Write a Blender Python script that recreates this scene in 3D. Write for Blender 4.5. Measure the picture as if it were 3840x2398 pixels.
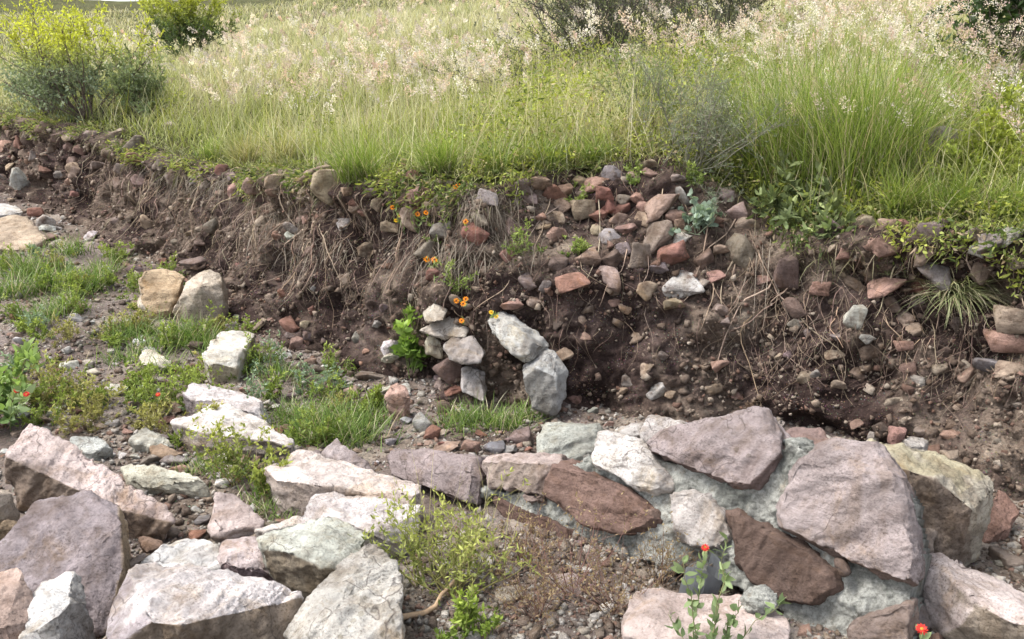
import bpy, bmesh, math, random
import numpy as np
from mathutils import Vector, Matrix
from mathutils.bvhtree import BVHTree

random.seed(7)
RNG = np.random.default_rng(11)
scene = bpy.context.scene
for o in list(bpy.data.objects):
    bpy.data.objects.remove(o)

# ------------------------------------------------------------------ camera
PITCH = math.radians(16.0)
CAMZ = 1.6
FPX = 3326.0                       # focal length in photograph pixels (3840 wide)
cam_d = bpy.data.cameras.new('camera')
cam_d.sensor_width = 36.0
cam_d.lens = 36.0 * FPX / 3840.0
cam_d.clip_start = 0.05
cam_d.clip_end = 2000
cam = bpy.data.objects.new('camera', cam_d)
cam.location = (0, 0, CAMZ)
cam.rotation_euler = (math.radians(90) - PITCH, 0, 0)
scene.collection.objects.link(cam)
scene.camera = cam

# ------------------------------------------------------------------ sky and sun
SUN_EL = math.radians(60)
SUN_AZ = math.radians(-98)         # from +Y towards +X (negative: from the left)
world = bpy.data.worlds.new('World')
scene.world = world
world.use_nodes = True
nt = world.node_tree
nt.nodes.clear()
sky = nt.nodes.new('ShaderNodeTexSky')
sky.sky_type = 'NISHITA'
sky.sun_disc = False
sky.sun_elevation = SUN_EL
sky.sun_rotation = SUN_AZ
sky.air_density = 1.0
sky.dust_density = 3.0
hs = nt.nodes.new('ShaderNodeHueSaturation')
hs.inputs['Saturation'].default_value = 0.38
hs.inputs['Value'].default_value = 1.25
bg = nt.nodes.new('ShaderNodeBackground')
bg.inputs['Strength'].default_value = 0.15
wo = nt.nodes.new('ShaderNodeOutputWorld')
nt.links.new(sky.outputs[0], hs.inputs['Color'])
nt.links.new(hs.outputs[0], bg.inputs['Color'])
nt.links.new(bg.outputs[0], wo.inputs['Surface'])

sun_d = bpy.data.lights.new('sun', 'SUN')
sun_d.energy = 2.1
sun_d.angle = math.radians(18)
sun_d.color = (1.0, 0.96, 0.9)
sun = bpy.data.objects.new('sun', sun_d)
sdir = Vector((math.sin(SUN_AZ) * math.cos(SUN_EL), math.cos(SUN_AZ) * math.cos(SUN_EL), math.sin(SUN_EL)))
sun.rotation_euler = sdir.to_track_quat('Z', 'Y').to_euler()
sun.location = (-6, 4, 12)
scene.collection.objects.link(sun)

scene.view_settings.view_transform = 'Standard'
scene.view_settings.look = 'None'
scene.view_settings.exposure = 1.12
scene.view_settings.gamma = 1.0
scene.view_settings.use_curve_mapping = False
scene.render.engine = 'CYCLES'

COL = scene.collection

# ================================================================== helpers
def lin(h):
    h = h.lstrip('#')
    r = [int(h[i:i + 2], 16) / 255 for i in (0, 2, 4)]
    return tuple((c / 12.92 if c <= 0.04045 else ((c + 0.055) / 1.055) ** 2.4) for c in r)

def sstep(a, b, x):
    t = np.clip((x - a) / (b - a), 0, 1)
    return t * t * (3 - 2 * t)

def _hash(ix, iy, iz, seed):
    h = (ix * 374761393 + iy * 668265263 + iz * 2147483647 + seed * 1274126177) & 0xffffffff
    h = ((h ^ (h >> 13)) * 1274126177) & 0xffffffff
    h = ((h ^ (h >> 16)) * 2246822519) & 0xffffffff
    return (h ^ (h >> 15)) & 0xffffffff

def noise3(p, seed=0):
    p = np.asarray(p, float)
    i = np.floor(p).astype(np.int64)
    f = p - i
    u = f * f * f * (f * (f * 6 - 15) + 10)
    out = 0
    for dx in (0, 1):
        for dy in (0, 1):
            for dz in (0, 1):
                h = _hash(i[:, 0] + dx, i[:, 1] + dy, i[:, 2] + dz, seed)
                a = (h & 1023) / 1023.0 * 2 * np.pi
                z = ((h >> 10) & 1023) / 1023.0 * 2 - 1
                r = np.sqrt(1 - z * z)
                g = (r * np.cos(a)) * (f[:, 0] - dx) + (r * np.sin(a)) * (f[:, 1] - dy) + z * (f[:, 2] - dz)
                w = (u[:, 0] if dx else 1 - u[:, 0]) * (u[:, 1] if dy else 1 - u[:, 1]) * (u[:, 2] if dz else 1 - u[:, 2])
                out = out + g * w
    return out * 1.6

def fbm(p, freq=1.0, octv=4, gain=0.5, seed=0):
    p = np.asarray(p, float)
    a, s = 1.0, 0
    for k in range(octv):
        s = s + a * noise3(p * freq, seed + k * 17)
        a *= gain
        freq *= 2.03
    return s

def p2(x, y):
    return np.stack([x, y, np.zeros_like(x)], 1)

# --- pixel -> ray (photograph pixels, 3840 x 2398)
CP, SP = math.cos(PITCH), math.sin(PITCH)
def ray(px, py):
    a = (px - 1920.0) / FPX
    b = (py - 1199.0) / FPX
    # camera axes: right X, forward (0,CP,-SP), down (0,-SP,-CP)
    return Vector((a, CP - b * SP, -SP - b * CP))

def at_depth(px, py, Y):
    d = ray(px, py)
    k = Y / d.y
    return Vector((d.x * k, Y, CAMZ + d.z * k))

def project(P):
    x, y, z = P[0], P[1], P[2] - CAMZ
    f = y * CP - z * SP
    b = (-y * SP - z * CP) / f
    return 1920 + FPX * x / f, 1199 + FPX * b

REG = {'A': (0, 1400, 1400 / 2121), 'B': (1300, 1400, 1400 / 2121), 'C': (2440, 1400, 1400 / 2121),
       'D': (0, 600, 1400 / 2352), 'E': (1200, 600, 1400 / 2117), 'F': (2440, 600, 1400 / 2117),
       'G': (0, 0, 1920 / 2422), 'H': (1920, 0, 1920 / 2422), 'W': (0, 0, 3840 / 2421)}
def R(reg, x, y):
    a, b, s = REG[reg]
    return a + x * s, b + y * s

# --- mesh makers
def mesh_np(name, verts, tris, col=None, smooth=False):
    me = bpy.data.meshes.new(name)
    verts = np.ascontiguousarray(verts, np.float32)
    tris = np.ascontiguousarray(tris, np.int32)
    me.vertices.add(len(verts))
    me.vertices.foreach_set('co', verts.ravel())
    n = len(tris)
    k = tris.shape[1]
    me.loops.add(n * k)
    me.loops.foreach_set('vertex_index', tris.ravel())
    me.polygons.add(n)
    me.polygons.foreach_set('loop_start', np.arange(0, n * k, k, dtype=np.int32))
    try:
        me.polygons.foreach_set('loop_total', np.full(n, k, np.int32))
    except Exception:
        pass
    if smooth:
        me.polygons.foreach_set('use_smooth', np.ones(n, bool))
    me.update(calc_edges=True)
    if col is not None:
        col = np.asarray(col, np.float32)
        if col.shape[1] == 3:
            col = np.concatenate([col, np.ones((len(col), 1), np.float32)], 1)
        at = me.color_attributes.new('Col', 'FLOAT_COLOR', 'POINT')
        at.data.foreach_set('color', np.ascontiguousarray(col, np.float32).ravel())
    me.validate()
    return me

def link(name, me, mat, parent=None):
    o = bpy.data.objects.new(name, me)
    COL.objects.link(o)
    if me is not None and mat is not None and len(me.materials) == 0:
        me.materials.append(mat)
    if parent is not None:
        o.parent = parent
    return o

def tag(o, label=None, cat=None, group=None, kind=None):
    if label: o['label'] = label
    if cat: o['category'] = cat
    if group: o['group'] = group
    if kind: o['kind'] = kind
    return o

def empty(name, loc):
    o = bpy.data.objects.new(name, None)
    o.empty_display_size = 0.05
    o.location = loc
    COL.objects.link(o)
    return o

def adopt(child, root):
    """parent a world-space mesh under an Empty that only has a location"""
    child.parent = root
    child.location = -Vector(root.location)
    return child

# ================================================================== materials
def new_mat(name):
    m = bpy.data.materials.new(name)
    m.use_nodes = True
    n = m.node_tree
    n.nodes.clear()
    return m, n, (lambda t: n.nodes.new(t)), n.links.new

def ramp(n, stops, fac):
    r = n.nodes.new('ShaderNodeValToRGB')
    while len(r.color_ramp.elements) < len(stops):
        r.color_ramp.elements.new(0.5)
    for e, (p, c) in zip(r.color_ramp.elements, stops):
        e.position = p
        e.color = (*c, 1) if len(c) == 3 else c
    n.links.new(fac, r.inputs[0])
    return r.outputs[0]

def mixc(n, typ, fac, a, b):
    m = n.nodes.new('ShaderNodeMix')
    m.data_type = 'RGBA'
    m.blend_type = typ
    for i, v in ((0, fac), (6, a), (7, b)):
        if hasattr(v, 'links'):
            n.links.new(v, m.inputs[i])
        else:
            m.inputs[i].default_value = v if i == 0 else (*v, 1) if len(v) == 3 else v
    return m.outputs[2]

def tex_noise(n, vec, scale, detail=6, rough=0.6, dist=0.0):
    t = n.nodes.new('ShaderNodeTexNoise')
    t.inputs['Scale'].default_value = scale
    t.inputs['Detail'].default_value = detail
    t.inputs['Roughness'].default_value = rough
    t.inputs['Distortion'].default_value = dist
    n.links.new(vec, t.inputs['Vector'])
    return t.outputs[0]

def coords(n):
    g = n.nodes.new('ShaderNodeNewGeometry')
    return g.outputs['Position']

def bump(n, h, strength, dist, normal=None):
    b = n.nodes.new('ShaderNodeBump')
    b.inputs['Strength'].default_value = strength
    b.inputs['Distance'].default_value = dist
    n.links.new(h, b.inputs['Height'])
    if normal is not None:
        n.links.new(normal, b.inputs['Normal'])
    return b.outputs[0]

def make_rock_mat(name, speck=0.5, bscale=1.0, pits=True, rough=0.9, soil=0.0):
    m, n, N, L = new_mat(name)
    pos = coords(n)
    at = N('ShaderNodeAttribute'); at.attribute_name = 'Col'
    oi = N('ShaderNodeObjectInfo')
    base = mixc(n, 'MULTIPLY', 1.0, at.outputs['Color'], oi.outputs['Color'])
    # stretch coordinates for bedding streaks
    mp = N('ShaderNodeMapping'); L(pos, mp.inputs[0])
    mp.inputs['Rotation'].default_value = (0.5, 0.35, 0.4)
    mp.inputs['Scale'].default_value = (1, 1, 3.5)
    big = tex_noise(n, pos, 7 * bscale, 6, 0.62, 0.6)
    base = mixc(n, 'MULTIPLY', 0.8, base, ramp(n, [(0.3, (0.50, 0.45, 0.42)), (0.5, (0.92, 0.92, 0.92)), (0.72, (1.15, 1.14, 1.14))], big))
    strk = tex_noise(n, mp.outputs[0], 16 * bscale, 5, 0.65, 0.3)
    base = mixc(n, 'MULTIPLY', 0.55, base, ramp(n, [(0.34, (0.6, 0.56, 0.53)), (0.5, (1, 1, 1)), (0.7, (1.15, 1.13, 1.12))], strk))
    fine = tex_noise(n, pos, 130 * bscale, 3, 0.7)
    spm = ramp(n, [(0.38, (speck * .25,) * 3), (0.62, (speck,) * 3)], tex_noise(n, pos, 4.5 * bscale, 3, 0.6))
    base = mixc(n, 'MULTIPLY', spm, base, ramp(n, [(0.32, (0.32, 0.29, 0.27)), (0.47, (1, 1, 1)), (0.7, (1.3, 1.29, 1.27))], fine))
    # dark mineral specks / pits
    v = N('ShaderNodeTexVoronoi'); v.inputs['Scale'].default_value = 85 * bscale
    L(pos, v.inputs['Vector'])
    spots = ramp(n, [(0.0, (1, 1, 1)), (0.16, (1, 1, 1)), (0.24, (0, 0, 0))], v.outputs['Distance'])
    msk = tex_noise(n, pos, 19 * bscale, 3, 0.6)
    mk = ramp(n, [(0.5, (0, 0, 0)), (0.64, (1, 1, 1))], msk)
    sp = N('ShaderNodeMath'); sp.operation = 'MULTIPLY'
    L(spots, sp.inputs[0]); L(mk, sp.inputs[1])
    sp2 = N('ShaderNodeMath'); sp2.operation = 'MULTIPLY'; L(sp.outputs[0], sp2.inputs[0]); sp2.inputs[1].default_value = 0.55
    base = mixc(n, 'MIX', sp2.outputs[0], base, (0.09, 0.07, 0.06))
    # faint ochre stains
    st = tex_noise(n, pos, 5.0 * bscale, 5, 0.7, 1.0)
    base = mixc(n, 'MULTIPLY', ramp(n, [(0.56, (0, 0, 0)), (0.68, (0.75, 0.75, 0.75))], st), base, (0.92, 0.82, 0.66))
    lv = N('ShaderNodeTexVoronoi'); lv.inputs['Scale'].default_value = 26 * bscale; L(pos, lv.inputs['Vector'])
    ld = N('ShaderNodeMath'); ld.operation = 'ADD'; L(lv.outputs['Distance'], ld.inputs[0])
    ln = N('ShaderNodeMath'); ln.operation = 'MULTIPLY'; ln.inputs[1].default_value = 0.5; L(tex_noise(n, pos, 60 * bscale, 4, 0.7), ln.inputs[0]); L(ln.outputs[0], ld.inputs[1])
    lm = N('ShaderNodeMath'); lm.operation = 'MULTIPLY'
    L(ramp(n, [(0.42, (1, 1, 1)), (0.5, (0, 0, 0))], ld.outputs[0]), lm.inputs[0])
    L(ramp(n, [(0.54, (0, 0, 0)), (0.62, (0.75, 0.75, 0.75))], tex_noise(n, pos, 3.2 * bscale, 3, 0.6)), lm.inputs[1])
    base = mixc(n, 'MULTIPLY', lm.outputs[0], base, (0.55, 0.53, 0.46))
    ms = N('ShaderNodeMapping'); L(pos, ms.inputs[0]); ms.inputs['Scale'].default_value = (1, 1, 0.22)
    rs_ = tex_noise(n, ms.outputs[0], 11 * bscale, 5, 0.65, 0.4)
    base = mixc(n, 'MULTIPLY', 0.7, base, ramp(n, [(0.36, (0.66, 0.60, 0.52)), (0.5, (1, 1, 1))], rs_))
    if soil > 0:
        so = tex_noise(n, pos, 14, 4, 0.65)
        base = mixc(n, 'MIX', ramp(n, [(0.52, (0, 0, 0)), (0.7, (soil, soil, soil))], so), base, (0.10, 0.06, 0.042))
    # hairline cracks
    vd = N('ShaderNodeTexVoronoi'); vd.feature = 'DISTANCE_TO_EDGE'; vd.inputs['Scale'].default_value = 5.0 * bscale
    wv = N('ShaderNodeVectorMath'); wv.operation = 'ADD'
    nz = N('ShaderNodeTexNoise'); nz.inputs['Scale'].default_value = 9.0; L(pos, nz.inputs['Vector'])
    sc = N('ShaderNodeVectorMath'); sc.operation = 'SCALE'; sc.inputs['Scale'].default_value = 0.16
    L(nz.outputs[1], sc.inputs[0]); L(pos, wv.inputs[0]); L(sc.outputs[0], wv.inputs[1]); L(wv.outputs[0], vd.inputs['Vector'])
    crk = ramp(n, [(0.0, (1, 1, 1)), (0.018, (0, 0, 0))], vd.outputs['Distance'])
    cm = ramp(n, [(0.53, (0, 0, 0)), (0.6, (0.7, 0.7, 0.7))], tex_noise(n, pos, 3.0, 2, 0.5))
    ck = N('ShaderNodeMath'); ck.operation = 'MULTIPLY'; L(crk, ck.inputs[0]); L(cm, ck.inputs[1])
    base = mixc(n, 'MIX', ck.outputs[0], base, (0.06, 0.045, 0.04))
    bs = N('ShaderNodeBsdfPrincipled')
    L(base, bs.inputs['Base Color'])
    bs.inputs['Roughness'].default_value = rough
    bs.inputs['Specular IOR Level'].default_value = 0.25
    n1 = bump(n, tex_noise(n, pos, 38 * bscale, 8, 0.76), 1.0, 0.016)
    n2 = bump(n, strk, 0.5, 0.012, n1)
    n3 = bump(n, fine, 0.6, 0.005, n2)
    L(n3, bs.inputs['Normal'])
    out = N('ShaderNodeOutputMaterial')
    L(bs.outputs[0], out.inputs[0])
    return m

M_ROCK = make_rock_mat('rock', 0.8)
M_COBBLE = make_rock_mat('cobble', 0.45, 1.5, soil=0.8)

def make_soil(name, stops, scale, lumps=0.03, grit=1.0, grit_col=(0.3, 0.25, 0.19), patch=(0.68, 0.66, 0.72)):
    m, n, N, L = new_mat(name)
    pos = coords(n)
    a = tex_noise(n, pos, scale, 8, 0.68, 0.4)
    base = ramp(n, stops, a)
    a2 = tex_noise(n, pos, 1.3, 4, 0.6, 0.8)
    base = mixc(n, 'MULTIPLY', ramp(n, [(0.41, (0, 0, 0)), (0.54, (0.95, 0.95, 0.95))], a2), base, patch)
    b = tex_noise(n, pos, 60, 6, 0.75)
    base = mixc(n, 'MULTIPLY', 0.9, base, ramp(n, [(0.3, (0.35, 0.32, 0.3)), (0.5, (1, 1, 1)), (0.72, (1.6, 1.5, 1.4))], b))
    v = N('ShaderNodeTexVoronoi'); v.inputs['Scale'].default_value = 95; v.inputs['Randomness'].default_value = 1.0
    L(pos, v.inputs['Vector'])
    mk = tex_noise(n, pos, 12, 4, 0.7)
    g = N('ShaderNodeMath'); g.operation = 'MULTIPLY'
    L(ramp(n, [(0.0, (1, 1, 1)), (0.22, (1, 1, 1)), (0.3, (0, 0, 0))], v.outputs['Distance']), g.inputs[0])
    L(ramp(n, [(0.46, (0, 0, 0)), (0.62, (grit, grit, grit))], mk), g.inputs[1])
    gc = mixc(n, 'MULTIPLY', 0.7, grit_col, v.outputs['Color'])
    base = mixc(n, 'MIX', g.outputs[0], base, gc)
    bs = N('ShaderNodeBsdfPrincipled')
    L(base, bs.inputs['Base Color'])
    bs.inputs['Roughness'].default_value = 0.97
    bs.inputs['Specular IOR Level'].default_value = 0.1
    n1 = bump(n, b, 0.9, lumps)
    n2 = bump(n, tex_noise(n, pos, 210, 3, 0.6), 0.6, 0.006, n1)
    L(n2, bs.inputs['Normal'])
    out = N('ShaderNodeOutputMaterial'); L(bs.outputs[0], out.inputs[0])
    return m

M_BANK = make_soil('bank_soil', [(0.3, (0.055, 0.040, 0.033)), (0.46, (0.135, 0.100, 0.080)), (0.58, (0.24, 0.19, 0.15)), (0.72, (0.36, 0.30, 0.24))], 3.2, patch=(0.36, 0.32, 0.36))
M_GROUND = make_soil('ground_soil', [(0.3, (0.11, 0.083, 0.066)), (0.45, (0.22, 0.178, 0.143)), (0.56, (0.34, 0.29, 0.24)), (0.75, (0.43, 0.38, 0.33))], 1.6, grit_col=(0.45, 0.4, 0.33))
M_MEADOW = make_soil('meadow_soil', [(0.3, (0.045, 0.05, 0.018)), (0.5, (0.08, 0.085, 0.03)), (0.7, (0.13, 0.11, 0.05))], 2.0, grit=0.3)

def make_leaf_mat(name, trans=0.35, rough=0.6, tint=(1, 1, 1)):
    m, n, N, L = new_mat(name)
    at = N('ShaderNodeAttribute'); at.attribute_name = 'Col'
    oi = N('ShaderNodeObjectInfo')
    base = mixc(n, 'MULTIPLY', 1.0, at.outputs['Color'], oi.outputs['Color'])
    base = mixc(n, 'MULTIPLY', 1.0, base, tint)
    d = N('ShaderNodeBsdfPrincipled'); L(base, d.inputs['Base Color'])
    d.inputs['Roughness'].default_value = rough
    d.inputs['Specular IOR Level'].default_value = 0.3
    t = N('ShaderNodeBsdfTranslucent')
    L(mixc(n, 'MULTIPLY', 1.0, base, (1.25, 1.3, 0.8)), t.inputs['Color'])
    mx = N('ShaderNodeMixShader'); mx.inputs[0].default_value = trans
    L(d.outputs[0], mx.inputs[1]); L(t.outputs[0], mx.inputs[2])
    out = N('ShaderNodeOutputMaterial'); L(mx.outputs[0], out.inputs[0])
    return m
M_LEAF = make_leaf_mat('leaf')
M_GRASS = make_leaf_mat('grass', 0.35, 0.55)
M_PLUME = make_leaf_mat('plume', 0.45, 0.8)

def make_bark(name):
    m, n, N, L = new_mat(name)
    pos = coords(n)
    at = N('ShaderNodeAttribute'); at.attribute_name = 'Col'
    base = mixc(n, 'MULTIPLY', 0.8, at.outputs['Color'], ramp(n, [(0.3, (0.6, 0.6, 0.6)), (0.6, (1.2, 1.2, 1.2))], tex_noise(n, pos, 60, 4, 0.6)))
    d = N('ShaderNodeBsdfPrincipled'); L(base, d.inputs['Base Color'])
    d.inputs['Roughness'].default_value = 0.85
    d.inputs['Specular IOR Level'].default_value = 0.2
    out = N('ShaderNodeOutputMaterial'); L(d.outputs[0], out.inputs[0])
    return m
M_BARK = make_bark('bark')

def make_mortar():
    m, n, N, L = new_mat('mortar')
    pos = coords(n)
    a = tex_noise(n, pos, 12, 7, 0.7, 0.9)
    base = ramp(n, [(0.3, (0.19, 0.188, 0.172)), (0.45, (0.33, 0.33, 0.30)), (0.57, (0.47, 0.47, 0.43)), (0.72, (0.60, 0.60, 0.55))], a)
    b = tex_noise(n, pos, 120, 6, 0.7)
    base = mixc(n, 'MULTIPLY', 0.8, base, ramp(n, [(0.32, (0.5, 0.5, 0.48)), (0.5, (1, 1, 1)), (0.7, (1.2, 1.2, 1.2))], b))
    v = N('ShaderNodeTexVoronoi'); v.inputs['Scale'].default_value = 70; L(pos, v.inputs['Vector'])
    base = mixc(n, 'MIX', ramp(n, [(0.0, (0.5, 0.5, 0.5)), (0.2, (0, 0, 0))], v.outputs['Distance']), base, (0.13, 0.13, 0.12))
    wet = ramp(n, [(0.5, (0, 0, 0)), (0.6, (0.75, 0.75, 0.75))], tex_noise(n, pos, 5, 4, 0.6, 0.6))
    base = mixc(n, 'MULTIPLY', wet, base, (0.52, 0.54, 0.53))
    brn = ramp(n, [(0.56, (0, 0, 0)), (0.66, (0.6, 0.6, 0.6))], tex_noise(n, pos, 8, 4, 0.7, 0.4))
    base = mixc(n, 'MULTIPLY', brn, base, (0.82, 0.68, 0.55))
    vd = N('ShaderNodeTexVoronoi'); vd.feature = 'DISTANCE_TO_EDGE'; vd.inputs['Scale'].default_value = 9
    wv = N('ShaderNodeVectorMath'); wv.operation = 'ADD'
    nz = N('ShaderNodeTexNoise'); nz.inputs['Scale'].default_value = 14.0; L(pos, nz.inputs['Vector'])
    sc = N('ShaderNodeVectorMath'); sc.operation = 'SCALE'; sc.inputs['Scale'].default_value = 0.12
    L(nz.outputs[1], sc.inputs[0]); L(pos, wv.inputs[0]); L(sc.outputs[0], wv.inputs[1]); L(wv.outputs[0], vd.inputs['Vector'])
    crk = ramp(n, [(0.0, (0.3, 0.3, 0.3)), (0.02, (0, 0, 0))], vd.outputs['Distance'])
    base = mixc(n, 'MIX', crk, base, (0.10, 0.095, 0.085))
    bs = N('ShaderNodeBsdfPrincipled'); L(base, bs.inputs['Base Color'])
    bs.inputs['Roughness'].default_value = 0.95
    bs.inputs['Specular IOR Level'].default_value = 0.15
    n1 = bump(n, tex_noise(n, pos, 45, 8, 0.75), 1.0, 0.022)
    n2 = bump(n, b, 0.8, 0.007, n1)
    L(n2, bs.inputs['Normal'])
    out = N('ShaderNodeOutputMaterial'); L(bs.outputs[0], out.inputs[0])
    return m
M_MORTAR = make_mortar()

def plain_mat(name, col, rough=0.5):
    m, n, N, L = new_mat(name)
    pos = coords(n)
    base = mixc(n, 'MULTIPLY', 0.5, (*col, 1), ramp(n, [(0.3, (0.7, 0.7, 0.7)), (0.7, (1.15, 1.15, 1.15))], tex_noise(n, pos, 30, 4, 0.6)))
    d = N('ShaderNodeBsdfPrincipled'); L(base, d.inputs['Base Color'])
    d.inputs['Roughness'].default_value = rough
    out = N('ShaderNodeOutputMaterial'); L(d.outputs[0], out.inputs[0])
    return m
M_PIPE = plain_mat('grey_plastic', (0.20, 0.21, 0.22), 0.45)

# ================================================================== terrain
def g_smooth(x, y):
    x = np.asarray(x, float); y = np.asarray(y, float)
    return 0.055 * np.maximum(0, y - 4.2) + 0.02 * np.maximum(0, -x - 1.0) * sstep(2.0, 4.0, y)

def ground_ray(px, py, it=12):
    Y = 3.0
    d = ray(px, py)
    for _ in range(it):
        k = Y / d.y
        z = float(g_smooth(d.x * k, Y))
        if d.z > -0.01:
            return at_depth(px, py, 30)
        k2 = (z - CAMZ) / d.z
        Y = 0.5 * Y + 0.5 * d.y * k2
    return at_depth(px, py, Y)

BASE_PX = [(0, 468), (100, 492), (200, 540), (300, 590), (420, 645), (560, 735), (700, 815), (800, 870), (900, 905), (1000, 930),
           (1120, 950), (1240, 965), (1380, 975), (1540, 985), (1720, 1000), (1900, 1022), (2050, 1045), (2200, 1085), (2300, 1130), (2421, 1185)]
LIP_PX = [(-400, 240), (0, 262), (100, 282), (200, 300), (300, 325), (400, 362), (480, 388), (560, 398), (650, 395), (750, 400), (820, 420), (900, 425),
          (1000, 402), (1100, 420), (1200, 418), (1300, 408), (1400, 396), (1500, 380), (1560, 372), (1620, 392), (1700, 435), (1800, 485), (1900, 540),
          (2000, 535), (2100, 520), (2200, 525), (2300, 540), (2421, 545), (2900, 560)]
LIP_PX = np.array(LIP_PX, float) * REG['W'][2]

bw = np.array([list(ground_ray(*R('W', x, y)))[:2] for x, y in BASE_PX])
# extend beyond the frame
dl = bw[0] - bw[3]; dl /= np.linalg.norm(dl)
dr = bw[-1] - bw[-4]; dr /= np.linalg.norm(dr)
dr2 = np.array([0.95, -0.31])
left = [bw[0] + dl * k for k in (14, 8, 4, 1.5)]
right = [bw[-1] + dr * 0.3 + dr2 * k for k in (0.3, 1.0, 2.5, 6.0)]
ctrl = np.array(left + list(bw) + right)
for _ in range(2):                                  # soften
    c2 = ctrl.copy(); c2[1:-1] = 0.25 * ctrl[:-2] + 0.5 * ctrl[1:-1] + 0.25 * ctrl[2:]; ctrl = c2
seg = np.linalg.norm(np.diff(ctrl, axis=0), axis=1)
cum = np.concatenate([[0], np.cumsum(seg)])
def curve(s):
    return np.stack([np.interp(s, cum, ctrl[:, 0]), np.interp(s, cum, ctrl[:, 1])], 1)
ss = [0.0]
while ss[-1] < cum[-1]:
    p = curve(np.array([ss[-1]]))[0]
    ss.append(ss[-1] + max(0.011, 0.0042 * math.hypot(p[0], p[1])))
ss = np.array(ss)
CB = curve(ss)
tan = curve(ss + 0.25) - curve(ss - 0.25)
tan /= np.linalg.norm(tan, axis=1)[:, None]
CN = np.stack([-tan[:, 1], tan[:, 0]], 1)            # towards the meadow (left of the direction of travel)
def project_np(x, y, z):
    zz = z - CAMZ
    f = y * CP - zz * SP
    return 1920 + FPX * x / f, 1199 + FPX * (-y * SP - zz * CP) / f
# how gently the bank leans back along its length
ub, _ = project_np(CB[:, 0], CB[:, 1], g_smooth(CB[:, 0], CB[:, 1]))
ubd = np.where(CB[:, 1] > 0.3, ub, 6000) / REG['W'][2]
gentle = sstep(1050, 1350, ubd) * (1 - sstep(1700, 1900, ubd))
DS = 0.38 + 0.36 * gentle + 0.12 * (1 - sstep(400, 800, ubd))
LX = CB[:, 0] + CN[:, 0] * DS
LY = CB[:, 1] + CN[:, 1] * DS
LZ = np.full(len(ss), 1.0)
for _ in range(12):
    u, v = project_np(LX, LY, LZ)
    vt = np.interp(u, LIP_PX[:, 0], LIP_PX[:, 1])
    b = (vt - 1199) / FPX
    k = LY / (CP - b * SP)
    LZ = 0.4 * LZ + 0.6 * (CAMZ + k * (-SP - b * CP))
ok = (LY > 1.2)
LZ = np.where(ok, LZ, LZ[ok][-1])
LZ = np.clip(LZ, 0.75, 1.7)
ker = np.ones(9) / 9
LZ = np.convolve(np.pad(LZ, 4, 'edge'), ker, 'valid')
print('LIP z range', LZ.min(), LZ.max(), 'curve', ctrl.round(2).tolist())

cs = np.linspace(0, cum[-1], 160)
CS = curve(cs)
def nearest(x, y):
    """signed distance (positive towards the meadow) and curve parameter s"""
    P = np.stack([x, y], 1)
    bd = np.full(len(P), 1e9); bs = np.zeros(len(P)); sg = np.ones(len(P))
    for i in range(len(CS) - 1):
        a, b_ = CS[i], CS[i + 1]
        d = b_ - a
        t = np.clip(((P - a) @ d) / (d @ d), 0, 1)
        q = P - (a + t[:, None] * d)
        dd = np.einsum('ij,ij->i', q, q)
        m = dd < bd
        bd[m] = dd[m]
        bs[m] = cs[i] + t[m] * (cs[i + 1] - cs[i])
        cr = d[0] * q[:, 1] - d[1] * q[:, 0]
        sg[m] = np.sign(cr[m])
    return np.sqrt(bd) * np.where(sg == 0, 1, sg), bs

def lip_d(s): return np.interp(s, ss, DS)
LZ_MEAN = 1.12
def meadow_h(x, y, sd, s):
    lz = np.interp(s, ss, LZ)
    q = np.maximum(0, sd - lip_d(s))
    base = lz + (LZ_MEAN - lz) * sstep(0.6, 4.0, q)
    slope = 0.1125 + 0.0255 * sstep(-16, 2, x)
    r = np.sqrt(x * x + y * y)
    rise = slope * np.minimum(q, 34) + 0.03 * np.clip(q - 34, 0, 60)
    rise = rise + 0.05 * np.exp(-q / 0.5) * 0
    bumps = 0.05 * fbm(p2(x, y), 0.7, 3, seed=5) * sstep(0.1, 1.0, q) + 0.6 * fbm(p2(x, y), 0.05, 2, seed=9) * sstep(8, 30, q)
    return base + rise + bumps
def ground_h(x, y):
    return g_smooth(x, y) + 0.035 * fbm(p2(x, y), 1.3, 3, seed=3) + 0.012 * fbm(p2(x, y), 7, 3, seed=4)

# ---- lower ground
def polar_grid(rs, th):
    rr, tt = np.meshgrid(rs, th, indexing='ij')
    x = (rr * np.sin(tt)).ravel(); y = (rr * np.cos(tt)).ravel()
    nr, nth = len(rs), len(th)
    i, j = np.meshgrid(np.arange(nr - 1), np.arange(nth - 1), indexing='ij')
    a = (i * nth + j).ravel()
    quads = np.stack([a, a + nth, a + nth + 1, a + 1], 1)[:, ::-1]
    return x, y, quads
def compact(v, q):
    used = np.unique(q)
    mp = np.full(len(v), -1); mp[used] = np.arange(len(used))
    return v[used], mp[q]

rs = np.concatenate([np.linspace(0.05, 1.5, 14)[:-1], np.geomspace(1.5, 40, 330)])
th = np.concatenate([np.linspace(-math.pi * .98, -0.75, 24)[:-1], np.linspace(-0.75, 0.75, 360), np.linspace(0.75, math.pi * .98, 24)[1:]])
x, y, q = polar_grid(rs, th)
sd, s_ = nearest(x, y)
keep = (sd[q] < 0.25).all(1)
z = ground_h(x, y)
V, q = compact(np.stack([x, y, z], 1), q[keep])
ground_me = mesh_np('ground', V, q, smooth=True)
ground = tag(link('ground', ground_me, M_GROUND), kind='structure')
BVH_G = BVHTree.FromPolygons([tuple(v) for v in V], [tuple(t) for t in q.tolist()])

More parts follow.
